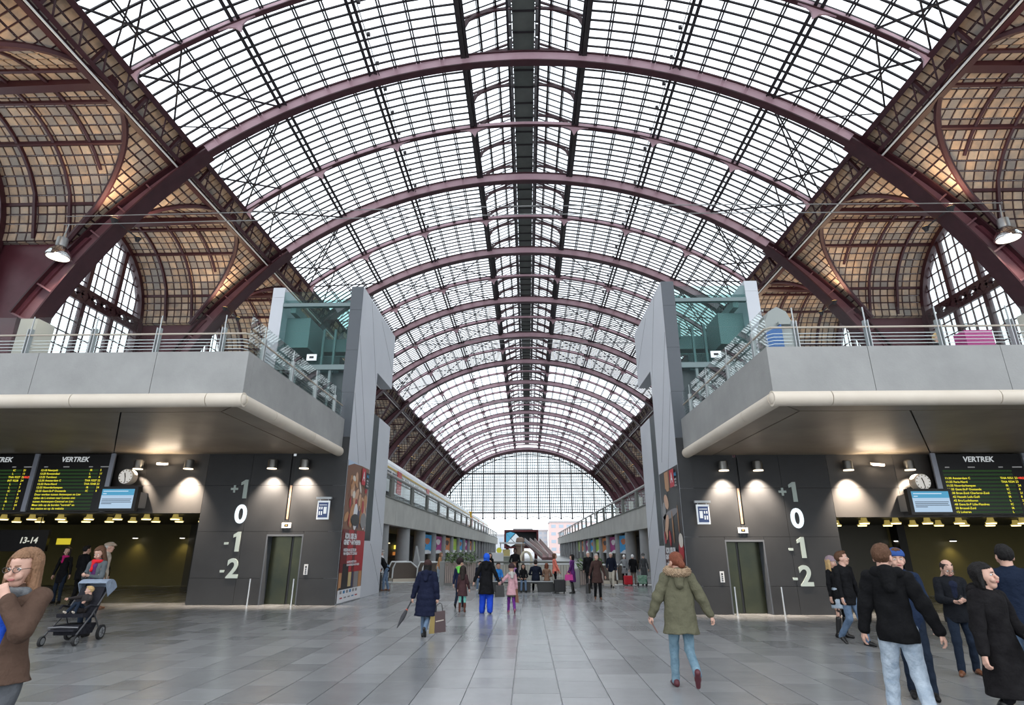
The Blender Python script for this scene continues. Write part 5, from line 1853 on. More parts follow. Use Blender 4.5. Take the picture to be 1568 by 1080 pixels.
def person(label, x, y, height, face, z=0.0, hw=.0045, cat='person', group=None,
           feet=((-.09, 0, 0), (.09, 0, 0)), hips=None, lean=0.0, side_lean=0.0,
           hands=((-.27, .04, .78), (.27, .04, .78)), curl=(.5, .5), palms=None, elbows=None,
           head=(0, 0, 0), skin=SKIN, hair=('short', 'brown'), female=False,
           top=None, bottom=None, shoe=None, stout=1.0, child=False, scarf=None, glasses=False, hat=None, boots=None, skirt=None, show_body=True, collar=None, inner=None):
    """x, y: floor point; face: heading in degrees (0 looks away from the camera, 180 towards it)"""
    dist = hypot(x, y)
    t = tag(empty('person', (x, y, z), -radians(face)), label, cat, group)
    S = height / 1.72
    t.scale = (S, S, S)
    near = dist < 9.5
    mid = dist < 15
    hv = .013 if near else (.019 if mid else .027)      # cloth grid
    hh = .0075 if near else (.011 if mid else .016)     # head grid
    hn = .0062 if near else (.008 if mid else .013)     # hand grid
    hs_ = 1.25 if child else 1.0                        # children have larger heads
    sh_w = (.143 if female else .165) * (.92 if child else 1) * (1 + (stout - 1) * .6)
    hipc = V3(*(hips if hips is not None else (0, 0, .93)))
    seated = hipc[2] < .75
    if hips is None:
        dy = max([abs(f[1]) for f in feet if f[2] < .05] + [0])
        hipc[2] = min(.93, .105 + sqrt(.828 ** 2 - dy * dy))
    Rl = rotm(0, -lean, side_lean)
    up = lambda p: hipc + Rl @ (V3(*p) - V3(0, 0, .93))
    neck = up((0, -.015, 1.46)); chest = up((0, 0, 1.30)); waist = up((0, 0, 1.08))
    shL, shR = up((-sh_w, -.01, 1.405)), up((sh_w, -.01, 1.405))
    hj = [hipc + V3(-.085, 0, -.02), hipc + V3(.085, 0, -.02)]
    an = [V3(f[0], f[1], f[2] + .085) for f in feet]
    knees, ankles = [], []
    for i in (0, 1):
        hint = V3(0, 1, .55 if seated else .15)
        kn, ak = ik(hj[i], an[i], .422, .412, hint)
        knees.append(kn); ankles.append(ak)
    arms = []
    for i, (sh, hd) in enumerate(((shL, hands[0]), (shR, hands[1]))):
        sx = -1 if i == 0 else 1
        hint = V3(*elbows[i]) if elbows and elbows[i] is not None else V3(sx * .55, -.9, -.4)
        el, wr = ik(sh, V3(*hd), .285, .255, hint)
        arms.append((sh, el, wr))
    pieces = []
    # ---- skin: trunk and limbs coarse under the clothes, head and hands fine
    b = [cone(hipc + V3(0, 0, 0), waist, .115, .105, 1.3), cone(waist, chest, .105, .125, 1.35), cone(chest, neck, .10, .05, 1.2)]
    for i in (0, 1):
        b += [cone(hj[i], knees[i], .07, .045), cone(knees[i], ankles[i], .045, .032), cone(arms[i][0], arms[i][1], .042, .034), cone(arms[i][1], arms[i][2], .034, .024)]
    pieces.append(raw(b, .03, .03))
    # head
    hc = up((0, .015, 1.61)) + V3(0, 0, .012 * (hs_ - 1) * 10)
    Rh = rotm(-radians(head[0]), radians(head[1]), radians(head[2])) @ rotm(0, -lean * .3)
    hsz = 1.11 * hs_ * (.97 if female else 1)
    jw = .036 if female else .042
    hp = [ell((0, -.012, .032), (.074, .096, .092)), cone((0, .022, -.015), (0, .044, -.082), .066, jw), cone((0, .066, .03), (0, .062, .045), .03, .035)]
    face_add = [cone((0, .090, .008), (0, .108, -.026), .008, .0135), ell((.033, .075, -.04), (.026, .022, .024)), ell((-.033, .075, -.04), (.026, .022, .024)),
                ell((.076, -.005, -.012), (.010, .022, .032)), ell((-.076, -.005, -.012), (.010, .022, .032)), ell((0, .080, -.062), (.024, .013, .011))]
    neckp = [cone((0, -.022, -.06), (0, -.035, -.20), .052, .058)]
    sock = lambda x, y, z: .017 - np.sqrt((np.abs(x) - .031) ** 2 + (y - .102) ** 2 + (z - .006) ** 2)
    hd = raw(hp + face_add + neckp, hh, .014 if not near else .012, cuts=(sock,))
    toh = lambda p: put((np.asarray(p[0]) * hsz if len(p[0]) else p[0], p[1]), Rh, hc)
    pieces.append(toh(hd))
    for i in (0, 1):
        sx = -1 if i == 0 else 1
        fore = arms[i][2] - arms[i][1]
        pn = V3(*palms[i]) if palms and palms[i] is not None else V3(-sx, .25, 0)
        pieces.append(hand(arms[i][2], fore, pn, sx * -1 if False else (1 if i == 1 else -1) * -1, hn, curl[i], sc=.95 if not child else 1.05))
    mesh_from(pieces, 'body', skin, t)

    def hpart(name, prims, m, k=.01, cuts=(), mod=None, h=None, parent=t):
        return mesh_from([toh(raw(prims, h or hh, k, mod, cuts))], name, m, parent)
    # ---- face details
    if dist < 32:
        for sx in (-1, 1):
            hpart('eye', [ell((sx * .031, .078, .005), (.014, .012, .0105))], M_EYE, h=.006 if mid else .008)
            hpart('iris', [ell((sx * .031, .0885, .005), (.0062, .004, .0062))], M_IRIS, h=.004 if mid else .005)
    if mid:
        hm = hairmat(hair[1]) if hair[1] in HAIRC else M_IRIS
        for sx in (-1, 1):
            hpart('eyebrow', [cone((sx * .016, .098, .026), (sx * .046, .086, .028), .0045, .0032)], hm, h=.0045)
        hpart('lips', [cone((-.018, .092, -.060), (.018, .092, -.060), .0055, .0055), ell((0, .096, -.062), (.012, .006, .008))], M_LIP, h=.005)
    # ---- hair
    st, hcname = hair
    if st != 'none':
        hm = hairmat(hcname)
        fz = -.0
        facecut = lambda x, y, z: np.minimum(np.minimum(y - (.052 + .25 * np.maximum(z - .055, 0)), .078 - z), 9) if False else -np.maximum(np.maximum(.035 - y, z - .068), np.abs(x) - .085)
        low = lambda zz: (lambda x, y, z: zz - z)
        cap_ = ell((0, -.014, .034), (.086, .108, .103))
        strand = lambda x, y, z: .0032 * np.sin(34 * np.arctan2(x, y + .02) + 6 * np.sin(9 * z)) + .0015 * np.sin(71 * np.arctan2(x, y + .02) + 12 * z)
        if st == 'short':
            earcut = lambda x, y, z: -np.maximum(np.maximum(np.abs(y - .004) - .03, z - .02), .04 - np.abs(x))
            hpart('hair', [ell((0, -.014, .036), (.082, .104, .098)), ell((0, .03, .105), (.05, .06, .03))], hm, cuts=(facecut, low(-.055), earcut), mod=strand)
        elif st == 'balding':
            hpart('hair', [ell((0, -.018, .028), (.083, .103, .095))], hm, cuts=(facecut, low(-.055), lambda x, y, z: np.minimum(z - .085 - .3 * y, 9)), mod=strand)
        elif st == 'bob':
            hpart('hair', [cap_, cone((0, -.03, .04), (0, -.040, -.09), .080, .064), cone((-.076, .0, .04), (-.084, .0, -.10), .022, .018), cone((.076, .0, .04), (.084, .0, -.10), .022, .018)], hm, k=.02, cuts=(lambda x, y, z: -np.maximum(np.maximum(.022 - y, z - .060), np.abs(x) - .075),), mod=strand)
        elif st in ('long', 'longback'):
            L = -.24
            pr = [cap_, cone((0, -.04, .04), (0, -.075, L), .085, .07), cone((-.075, .0, .04), (-.095, .0, L), .03, .032), cone((.075, .0, .04), (.095, .0, L), .03, .032)]
            hpart('hair', pr, hm, k=.025, cuts=(lambda x, y, z: -np.maximum(np.maximum(.022 - y, z - .072), np.abs(x) - .076),), mod=strand)
        elif st == 'bun':
            hpart('hair', [ell((0, -.014, .034), (.083, .106, .099)), ell((.0, -.125, -.03), (.045, .042, .045)), cone((0, -.09, .0), (0, -.12, -.03), .05, .04)], hm, cuts=(facecut, low(-.075)), mod=strand)
    if hat:
        kind, hm = hat
        if kind == 'beanie':
            hpart('hat', [ell((0, -.014, .05), (.094, .114, .105))], hm, cuts=(lambda x, y, z: (.018 + .1 * y) - z,), mod=lambda x, y, z: .003 * np.sin(140 * x) * np.sin(160 * z))
        elif kind == 'cap':
            o = hpart('cap', [ell((0, -.012, .055), (.09, .112, .082))], hm, cuts=(lambda x, y, z: .042 - z,))
            hpart('cap_brim', [cone((-.035, .10, .052), (.035, .10, .052), .028, .028), cone((-.02, .13, .046), (.02, .13, .046), .03, .03)], hm, cuts=(lambda x, y, z: np.abs(z - .052 + .2 * (y - .1)) - .008,), h=.008)
        elif kind == 'flatcap':
            hpart('cap', [ell((0, .0, .07), (.098, .13, .058)), cone((-.04, .12, .05), (.04, .12, .05), .03, .03)], hm, cuts=(lambda x, y, z: .036 - z,))
        elif kind == 'backcap':
            hpart('cap', [ell((0, -.012, .055), (.092, .114, .085)), cone((-.03, -.12, .05), (.03, -.12, .05), .025, .025)], hm, cuts=(lambda x, y, z: .030 + .12 * y - z,))
        elif kind == 'scarf':
            hpart('headscarf', [ell((0, -.02, .03), (.095, .118, .112)), cone((0, -.03, -.04), (0, -.035, -.17), .088, .085)], hm, cuts=(lambda x, y, z: -np.maximum(np.maximum(.05 - y, np.abs(x) - .062), np.abs(z + .02) - .09),), mod=folds(.003, 50, 40))
        elif kind == 'brimhat':
            hpart('hat', [ell((0, -.01, .07), (.095, .115, .085))], hm, cuts=(lambda x, y, z: .05 - z,))
            hpart('hat_brim', [ell((0, .0, .055), (.17, .185, .014))], hm, h=.01)
    if glasses:
        gm = mat('spectacle_frame', (.015, .012, .012), .3)
        mb = MB()
        for sx in (-1, 1):
            pts = [((sx * .033 + .024 * cos(a)), .112 - .008 * abs(cos(a)), .002 + .017 * sin(a)) for a in [2 * pi * i / 14 for i in range(15)]]
            mb.tube(pts, .0022, 5, cap=False)
            mb.tube([(sx * .057, .108, .006), (sx * .076, .06, .008), (sx * .078, .0, .004)], .002, 5)
        mb.tube([(-.010, .113, .006), (.010, .113, .006)], .002, 5)
        v = np.array(mb.v) * hsz @ Rh.T + hc
        mb.v = [tuple(q) for q in v]
        mb.build('spectacles', gm, t)
    # ---- trousers
    if bottom:
        m, rr = bottom[0], (bottom[1] if len(bottom) > 1 else 1.0)
        hem = bottom[2] if len(bottom) > 2 else .07
        pr = [cone(hipc + V3(0, -.01, .06), hipc + V3(0, 0, -.03), .125 * stout, .135 * stout, 1.25)]
        for i in (0, 1):
            foot_dir = ankles[i] - knees[i]; foot_dir = foot_dir / np.linalg.norm(foot_dir)
            end = ankles[i] - foot_dir * (hem - .07) + foot_dir * .02
            pr += [cone(hj[i], knees[i], .090 * min(rr, 1.12) * (.6 + .4 * stout), .064 * rr), cone(knees[i], end, .064 * rr, .054 * rr)]
        mesh_from([raw(pr, hv, .028, folds(.0045 if mid else .003, 34, 21, len(label)))], 'trousers', m, t)
    if skirt:
        m, zh, r1 = skirt
        pr = [cone(hipc + V3(0, 0, .08), V3(hipc[0], hipc[1] + .02, zh), .14, r1, 1.25)]
        mesh_from([raw(pr, hv, .02, folds(.006, 6, 30), cuts=(lambda x, y, z: zh - z,))], 'skirt', m, t)
    # ---- shoes / boots
    sm = shoe or cloth('shoe_black', (.015, .014, .014), .5)
    for i in (0, 1):
        fa = ankles[i]
        pitch = feet[i][3] if len(feet[i]) > 3 else 0.0
        tn = feet[i][4] if len(feet[i]) > 4 else (.12 if i else -.12)
        d = V3(sin(tn) * cos(pitch), cos(tn) * cos(pitch), sin(pitch))
        u = V3(-sin(tn) * sin(pitch), -cos(tn) * sin(pitch), cos(pitch))
        heel = fa - d * .05 - u * .05; toe = fa + d * .155 - u * .056
        pr = [cone(heel, fa + d * .05 - u * .04, .036, .040), cone(fa + d * .05 - u * .04, toe, .040, .030), cone(heel + u * .02, fa + u * .005, .034, .040)]
        if boots: pr += [cone(fa, fa + (knees[i] - fa) * boots, .046, .060)]
        solez = fa - u * .086
        cut = lambda x, y, z, solez=solez, u=u: -((x - solez[0]) * u[0] + (y - solez[1]) * u[1] + (z - solez[2]) * u[2])
        mesh_from([raw(pr, hv * .85, .02, cuts=(cut,))], 'boot' if boots else 'shoe', sm, t)
    # ---- upper garment
    if top:
        m = top['m']
        pf = top.get('puff', 0.0)
        hem = top.get('hem', .80)
        fl = top.get('flare', .0)
        wst = top.get('waist', .116 if female else .128) * stout + pf
        w0 = V3(*waist)
        hemp = hipc + V3(0, 0, hem - .93)
        pr = [cone(shL + V3(.03, 0, .0), shR - V3(.03, 0, .0), .064 + pf * .6, .064 + pf * .6), cone(chest + V3(0, 0, .02), w0, (.137 if female else .152) * (.5 + .5 * stout) + pf, wst, 1.32),
              cone(w0, hipc + V3(0, 0, -.02), wst, .152 * stout + pf, 1.26), cone(neck - V3(0, 0, .05), neck + V3(0, 0, .015), .085, .06)]
        if seated:
            pr.append(cone(hipc + V3(0, 0, .0), hipc + V3(0, .10, .0), .15 * stout + pf, .14 * stout + pf))
        elif hem < .9:
            pr.append(cone(hipc + V3(0, 0, -.02), hemp, .152 * stout + pf, .160 * stout + pf + fl, 1.22))
        cuts = []
        if not seated: cuts.append(lambda x, y, z: (hipc[2] + hem - .93) - z)
        q = folds(top.get('fold', .005), 24, 15, len(label) * 1.3)
        if top.get('quilt'):
            qs = top['quilt']
            q = lambda x, y, z: -.014 * np.abs(np.sin(np.pi * z / qs)) + .003 * np.sin(40 * x + 20 * z)
        body = raw(pr, hv, .045, q, cuts)
        slv = []
        for i in (0, 1):
            sh, el, wr = arms[i]
            sr = top.get('sleeve', 1.0)
            slv += [cone(sh, el, .056 * sr + pf * .75, .048 * sr + pf * .7), cone(el, wr + (el - wr) * .06, .048 * sr + pf * .7, .037 * sr + pf * .5)]
        if top.get('quilt'):
            q2 = lambda x, y, z: -.010 * np.abs(np.sin(np.pi * z / top['quilt']))
        else:
            q2 = folds(top.get('fold', .005) * .9, 40, 30, len(label))
        s1 = raw(slv[:2], hv, .03, q2); s2 = raw(slv[2:], hv, .03, q2)
        g = mesh_from([body, s1, s2], top.get('name', 'jacket'), m, t)
        if top.get('hood'):
            hmz = [cone(neck + Rl @ V3(-.10, -.06, .0), neck + Rl @ V3(.10, -.06, .0), .055, .055), cone(neck + Rl @ V3(0, -.10, .0), neck + Rl @ V3(0, -.14, -.14), .085, .06, 1.0), cone(neck + Rl @ V3(-.10, -.04, .01), neck + Rl @ V3(-.06, .07, -.03), .042, .03), cone(neck + Rl @ V3(.10, -.04, .01), neck + Rl @ V3(.06, .07, -.03), .042, .03)]
            mesh_from([raw(hmz, hv, .03, folds(.004, 30, 30))], 'hood', top.get('hood_m', m), g)
        if top.get('fur'):
            fz = [neck + Rl @ V3(.140 * sin(a), -.04 - .135 * cos(a), .035 - .02 * cos(a)) for a in [radians(k) for k in range(-165, 166, 22)]]
            pr = [cone(a, b_, .046, .046) for a, b_ in zip(fz[:-1], fz[1:])]
            rn = np.random.RandomState(3).rand(8) * 6
            mesh_from([raw(pr, hv * .7, .02, lambda x, y, z: .016 * np.sin(120 * x + rn[0]) * np.sin(130 * y + rn[1]) * np.sin(110 * z + rn[2]) + .008 * np.sin(230 * x + 190 * z))], 'fur_trim', top['fur'], g)
        if top.get('open'):
            # front of an open coat showing what is worn beneath
            im = top['open']
            a, b_ = chest + Rl @ V3(0, .088 + pf * .8, .06), (waist + Rl @ V3(0, .082 + pf * .8, -.02) if top.get('long_open', 0) else chest + Rl @ V3(0, .098 + pf * .9, -.07))
            mesh_from([raw([cone(neck + Rl @ V3(0, .05, -.02), chest + Rl @ V3(0, .090 + pf * .9, .0), .05, .012, 1.3)] if not top.get('long_open', 0) else [cone(a, b_, .062, .040 if top.get('long_open', 0) else .012, 2.0), cone(neck + Rl @ V3(0, .045, -.03), a, .05, .06, 1.5)], hv * .8, .02, folds(.003, 40, 40))], 'shirt', im, t)
        if top.get('belt'):
            pts = [(w0 + Rl @ V3((wst + .012) * cos(a), (wst + .012) / 1.3 * sin(a), -.02)) for a in [2 * pi * k / 24 for k in range(25)]]
            MB().tube(pts, .012, 6, cap=False).build('belt', top['belt'], g, True)
        if top.get('zip'):
            a, b_ = neck + Rl @ V3(0, .07, -.04), hipc + V3(0, .145 * stout, hem - .90)
            MB().bar(a, b_, .012, .012).build('zip', M_STEEL, g)
    if scarf:
        ring = [neck + Rl @ V3(.088 * sin(a), .012 + .085 * cos(a), -.022 + .012 * cos(a)) for a in [2 * pi * k / 12 for k in range(13)]]
        pr = [cone(a, b_, .034, .034) for a, b_ in zip(ring[:-1], ring[1:])]
        pr.append(cone(neck + Rl @ V3(.02, .11, -.02), neck + Rl @ V3(.03, .13, -.20), .035, .03))
        mesh_from([raw(pr, hv * .8, .02, folds(.004, 60, 50))], 'scarf', scarf, t)
    t['_arms'] = 0
    del t['_arms']
    W = lambda p: np.array((x, y, z)) + S * (rotm(-radians(face)) @ V3(*p))
    return t, dict(W=W, wr=[a[2] for a in arms], S=S, neck=neck, hc=hc, hip=hipc)


def jk(c, cname, **kw):
    d = dict(m=cloth(cname, c), name='jacket')
    d.update(kw)
    return d


JEANS = cloth('blue_denim', (.085, .135, .22), .9, (.17, .24, .34))
JEANS_L = cloth('pale_denim', (.24, .31, .40), .9, (.60, .68, .76))
JEANS_D = cloth('dark_denim', (.014, .021, .036), .9)
BLK = cloth('black_wool', (.006, .006, .007), .8, (.013, .013, .015))
NAVY = cloth('navy_wool', (.009, .012, .024), .8)
LEATHER_BR = mat('brown_leather', (.16, .06, .025), .4)
LEATHER_BK = mat('black_leather', (.012, .011, .011), .35)
SHOE_W = mat('white_trainer', (.62, .60, .58), .5)

# ---------------------------------------------------------------- bags and luggage
def handbag(label, loc, w, h, d, m, rz=0, strap=.22, name='handbag', cat='bag', gm=None):
    t = tag(empty(name, loc, rz), label, cat)
    MB().hexa([(-w * .5, -d * .5, 0), (w * .5, -d * .5, 0), (w * .5, d * .5, 0), (-w * .5, d * .5, 0), (-w * .44, -d * .38, h), (w * .44, -d * .38, h), (w * .44, d * .38, h), (-w * .44, d * .38, h)]).build('body', m, t)
    if gm: MB().hexa([(-w * .501, -d * .501, 0), (-w * .25, -d * .502, 0), (-w * .25, d * .502, 0), (-w * .501, d * .501, 0), (-w * .45, -d * .40, h * .98), (-w * .22, -d * .40, h * .98), (-w * .22, d * .40, h * .98), (-w * .45, d * .40, h * .98)]).build('side_panel', gm, t)
    for sy in (-1, 1):
        pts = [(-w * .25, sy * d * .3, h)] + [(w * .25 * -cos(a), sy * d * .2 * (1 - sin(a) * .9), h + strap * sin(a)) for a in [pi * k / 8 for k in range(1, 8)]] + [(w * .25, sy * d * .3, h)]
        MB().tube(pts, .008, 6).build('handle', m, t, True)
    return t


def suitcase(label, loc, w, h, d, m, rz=0, pull=.35):
    t = tag(empty('suitcase', loc, rz), label, 'suitcase')
    mb = MB()
    b = .02
    mb.box(-w / 2, w / 2, -d / 2, d / 2, .05, h)
    o = mb.build('shell', m, t)
    bv = o.modifiers.new('round', 'BEVEL'); bv.width = .03; bv.segments = 2
    for i in (-.25, .0, .25): MB().box(w * i - .01, w * i + .01, -d / 2 - .008, -d / 2 + .002, .1, h - .06).build('ridge', m, t)
    MB().tube([(-w * .25, 0, h - .02), (-w * .25, 0, h + pull), (w * .25, 0, h + pull), (w * .25, 0, h - .02)], .011, 6).build('pull_handle', mat('handle_steel', (.45, .45, .45), .3, metal=.8), t)
    for sx in (-1, 1):
        for sy in (-1, 1): MB().lathe([(.028, -.012), (.028, .012)], (sx * w * .38, sy * d * .32, .028), 8, axis=0).build('wheel', M_BLACK, t)
    return t
# ================================================================= the people of the photograph
STEP = ((-.09, .20, .0), (.09, -.22, .06, -.55))          # left foot ahead, right heel lifted
STEP2 = ((-.09, -.22, .06, -.55), (.09, .20, .0))
STAND = ((-.10, .02, 0), (.10, -.03, 0))
SIT = ((-.12, .42, 0), (.12, .45, 0))

# --- woman with spectacles, hand at her mouth, at the edge of the frame
person('woman in spectacles and brown coat with her hand at her mouth', -3.60, 4.3, 1.66, 172, feet=STAND, female=True,
       hands=((-.050, .185, 1.415), (.24, .10, .86)), elbows=((-.5, .35, -1), None), palms=((.3, -1, .2), None), curl=(1.15, .6), hair=('long', 'lightbrown'), head=(4, -6, 0), glasses=True,
       top=jk((.085, .052, .038), 'brown_canvas', hem=.86, puff=.018, flare=.03, name='coat', sleeve=1.12, fold=.007, open=cloth('royal_blue', (.015, .06, .38)), long_open=1), bottom=(cloth('grey_trouser', (.085, .09, .10)), 1.0), shoe=LEATHER_BR,
       scarf=cloth('check_scarf', (.30, .32, .33), .9, (.05, .05, .06)))

# --- mother with phone behind the pram
_, i = person('woman in grey leather jacket and red scarf looking at her phone behind the pram', -9.12, 12.75, 1.72, 178, feet=STAND, female=True,
       hands=((-.05, .27, 1.17), (.06, .27, 1.16)), palms=((.6, -.3, .6), (-.6, -.3, .6)), curl=(.9, .7), hair=('long', 'brown'), head=(4, -26, 0),
       top=jk((.10, .115, .125), 'grey_leather', hem=.84, open=cloth('plum_shirt', (.09, .03, .11)), long_open=1), bottom=(JEANS_D, .9), scarf=cloth('red_scarf', (.60, .02, .03)))
p = i['W']((.0, .345, 1.185))
tag(MB().box(p[0] - .033, p[0] + .033, p[1] - .006, p[1] + .006, p[2] - .05, p[2] + .06).build('phone', LEATHER_BK), 'black phone held by the woman behind the pram', 'phone')

# --- group at the back left
person('woman in black coat with magenta scarf smiling beside the dark-haired man', -15.5, 20.1, 1.74, 172, feet=STAND, female=True, hair=('long', 'dark'), top=dict(m=BLK, hem=.62, name='coat'), bottom=(JEANS_D, .9), scarf=cloth('magenta_scarf', (.50, .02, .16)))
person('man in black seen from behind next to the magenta scarf', -14.35, 19.4, 1.78, 20, feet=((-.16, 0, 0), (.16, .0, 0)), hair=('short', 'black'), top=dict(m=BLK, hem=.74, puff=.02), bottom=(BLK, 1.1), hands=((-.22, .2, .95), (.24, .15, .9)))
person('auburn-haired person half hidden behind the man in black', -14.75, 20.9, 1.58, 150, feet=STAND, hair=('bob', 'auburn'), female=True, top=dict(m=BLK, hem=.7), bottom=(BLK, .9))
person('man in flat cap and cream jacket behind the woman with the phone', -12.85, 18.3, 1.86, 60, feet=STAND, hair=('short', 'grey'), hat=('flatcap', cloth('cap_tan', (.42, .34, .27))), top=jk((.55, .50, .44), 'cream_jacket', hem=.76), bottom=(cloth('khaki', (.22, .17, .12)), 1.05), shoe=LEATHER_BR)

# --- man bending over a suitcase beside the left tower
person('balding man in black pullover bending over a black suitcase by the tower', -6.15, 26.6, 1.66, 255, feet=((-.1, .1, 0), (.1, -.12, 0)), lean=.62, hair=('balding', 'grey'), head=(0, -15, 0), hands=((-.10, .62, .95), (.12, .62, .92)), top=dict(m=BLK, hem=.8, name='pullover'), bottom=(JEANS, 1.0), shoe=LEATHER_BR)
person('person in grey cap standing behind the bending man', -6.75, 28.0, 1.64, 250, feet=STAND, hair=('short', 'grey'), hat=('flatcap', cloth('cap_grey', (.30, .28, .27))), top=jk((.55, .55, .56), 'pale_grey_coat', hem=.7), bottom=(BLK, 1.0))
suitcase('upright black suitcase with pulled-out handle beside the left tower', (-6.42, 26.1, 0), .40, .66, .26, mat('suitcase_black', (.014, .014, .016), .5), .2, .30)
# --- woman in the tan jacket by the planter
person('person in tan leather jacket with a black sleeve by the left planter', -4.75, 32.4, 1.52, 100, feet=STAND, lean=.2, hair=('bob', 'lightbrown'), female=True, top=jk((.50, .27, .13), 'tan_leather', hem=.8), bottom=(JEANS_L, .9), hands=((-.15, .28, .95), (.2, .2, .80)))

# --- woman in the navy padded coat with umbrella and shopping bag
_, i = person('woman in long navy padded coat walking away with umbrella and shopping bag', -2.1, 12.8, 1.44, 4, feet=((-.07, .10, 0), (.06, -.26, .13, -.95)), female=True, hair=('bob', 'black'), hat=('beanie', cloth('brown_knit', (.045, .025, .024))), head=(0, -12, 0),
       hands=((-.36, .02, .84), (.30, .02, .76)), curl=(1.0, 1.2), stout=1.3, top=jk((.010, .013, .032), 'navy_nylon', hem=.50, puff=.03, flare=.03, quilt=.14, hood=True, name='coat', sleeve=1.1), bottom=(JEANS, .95), shoe=LEATHER_BK)
t = tag(empty('shopping_bag', tuple(i['W']((.31, .0, .10))), .12), 'brown and gold shopping bag carried by the woman in navy', 'bag')
M_BAG = mat('bag_brown', (.055, .028, .030), .3); M_GOLD = mat('bag_gold', (.26, .19, .06), .35, metal=.4)
MB().hexa([(-.13, -.07, .0), (.17, -.07, .03), (.17, .07, .03), (-.13, .07, .0), (-.13, -.06, .38), (.14, -.06, .42), (.14, .06, .42), (-.13, .06, .38)]).build('body', M_BAG, t)
MB().hexa([(-.17, -.075, .0), (-.06, -.075, .0), (-.06, .07, .0), (-.17, .07, .0), (-.15, -.065, .34), (-.06, -.065, .36), (-.06, .06, .36), (-.15, .06, .34)]).build('side_panel', M_GOLD, t)
MB().bar((-.04, -.072, .22), (.12, -.072, .25), .004, .02).build('print', mat('bag_print', (.45, .38, .33), .5), t)
for sy in (-.05, .05): MB().tube([(-.06, sy, .39), (-.03, sy * .6, .52), (.03, sy * .4, .56), (.07, sy * .6, .53), (.09, sy, .41)], .007, 6).build('handle', LEATHER_BK, t, True)
u0, u1 = i['W']((-.37, .03, .82)), np.array((-2.62, 12.55, .20))
t = tag(empty('umbrella', tuple(u0)), 'folded grey umbrella hanging from the hand of the woman in navy', 'umbrella')
d = u1 - u0
MB().tube([d * 0, d * .12, d * .35, d * .42, d * .62, d * .9, d], [.012, .012, .018, .035, .045, .018, .005], 10).build('canopy', cloth('umbrella_grey', (.05, .05, .055)), t, True)
MB().tube([d * -.05, d * .1], .016, 8).build('handle', LEATHER_BK, t, True)
MB().tube([d * .33, d * .37], .024, 8).build('band', mat('red_band', (.5, .08, .04), .5), t, True)

# --- mother and children walking away
person('boy with green hood and navy jacket walking beside the girl in brown', -2.12, 19.1, 1.36, 10, feet=STEP2, child=True, hair=('short', 'dark'), hat=('beanie', cloth('dark_knit', (.03, .02, .022))), head=(35, 0, 0), top=jk((.016, .022, .055), 'boy_navy', hem=.72, puff=.015, hood=True, hood_m=cloth('lime', (.16, .58, .10))), bottom=(JEANS_D, .95))
person('girl in brown jacket, mint leggings and brown boots walking away', -1.88, 17.75, 1.18, 0, feet=((-.11, .03, 0), (.11, -.02, 0)), child=True, female=True, hair=('long', 'dark'), hands=((-.22, .12, .86), (.30, .10, .80)), top=jk((.060, .030, .032), 'brown_quilt', hem=.62, puff=.02, flare=.05), bottom=(cloth('mint', (.20, .52, .44)), .85), shoe=cloth('boot_brown', (.10, .035, .025), .5), boots=.62)
person('woman in blue headscarf, black coat and bright blue trousers walking away', -1.18, 17.45, 1.56, 0, feet=((-.13, .10, 0), (.13, -.14, .04, -.4)), female=True, hair=('none', ''), hat=('scarf', cloth('royal_blue_scarf', (.02, .10, .58))), hands=((-.44, .02, .78), (.44, .05, .80)), top=dict(m=BLK, hem=.56, puff=.02, flare=.05, hood=True, name='coat'), bottom=(cloth('cobalt', (.016, .06, .48)), 1.7), stout=1.15)
handbag('black handbag hanging by the woman in the blue headscarf', (-.80, 17.5, .42), .26, .30, .10, LEATHER_BK, .2)
person('girl in pale pink coat and purple trousers holding a hand', -.47, 17.6, 1.24, 350, feet=STEP, child=True, female=True, hair=('none', ''), hat=('beanie', cloth('knit_cap', (.045, .028, .03))), hands=((-.52, .05, .98), (.25, .05, .66)), top=jk((.52, .30, .33), 'pale_pink', hem=.66, puff=.015, flare=.04, hood=True, hood_m=cloth('grey_fleece', (.42, .40, .38)), name='coat'), skirt=(cloth('olive_skirt', (.085, .08, .06)), .58, .17), bottom=(cloth('purple', (.13, .03, .20)), 1.0), shoe=cloth('pink_shoe', (.35, .12, .16), .5))
tag(MB().hexa([(-.36, 17.55, .28), (-.26, 17.55, .26), (-.26, 17.62, .26), (-.36, 17.62, .28), (-.36, 17.55, .62), (-.30, 17.55, .62), (-.30, 17.62, .62), (-.36, 17.62, .62)]).build('brown_bag', LEATHER_BR), 'narrow brown bag beside the girl in pink', 'bag')

# --- on and around the bench (backs or faces)
sit = dict(hips=(0, 0, .52), feet=SIT, hands=((-.12, .32, .66), (.12, .32, .66)), curl=(.8, .8))
person('person in dark jacket and jeans sitting before the left planter', -2.1, 26.9, 1.55, 175, **sit, hair=('short', 'dark'), top=dict(m=NAVY, hem=.8), bottom=(JEANS, .95), shoe=SHOE_W)
person('boy in bright blue jacket sitting on the bench', -1.28, 26.5, 1.42, 165, **sit, child=True, hair=('short', 'dark'), skin=SKIN_T, top=jk((.03, .19, .52), 'bright_blue', puff=.01), bottom=(JEANS_D, .95))
person('woman with long black hair standing at the parapet', -1.85, 29.9, 1.50, 175, feet=STAND, female=True, hair=('long', 'black'), hands=((-.06, .2, 1.28), (.06, .2, 1.28)), top=dict(m=BLK, hem=.7, name='coat'), bottom=(BLK, .9))
person('woman with lilac scarf sitting in the middle of the bench', -.60, 26.7, 1.50, 160, **sit, female=True, hair=('bob', 'brown'), skin=SKIN_T, top=dict(m=NAVY, hem=.8), bottom=(BLK, .95), scarf=cloth('lilac', (.45, .22, .48)))
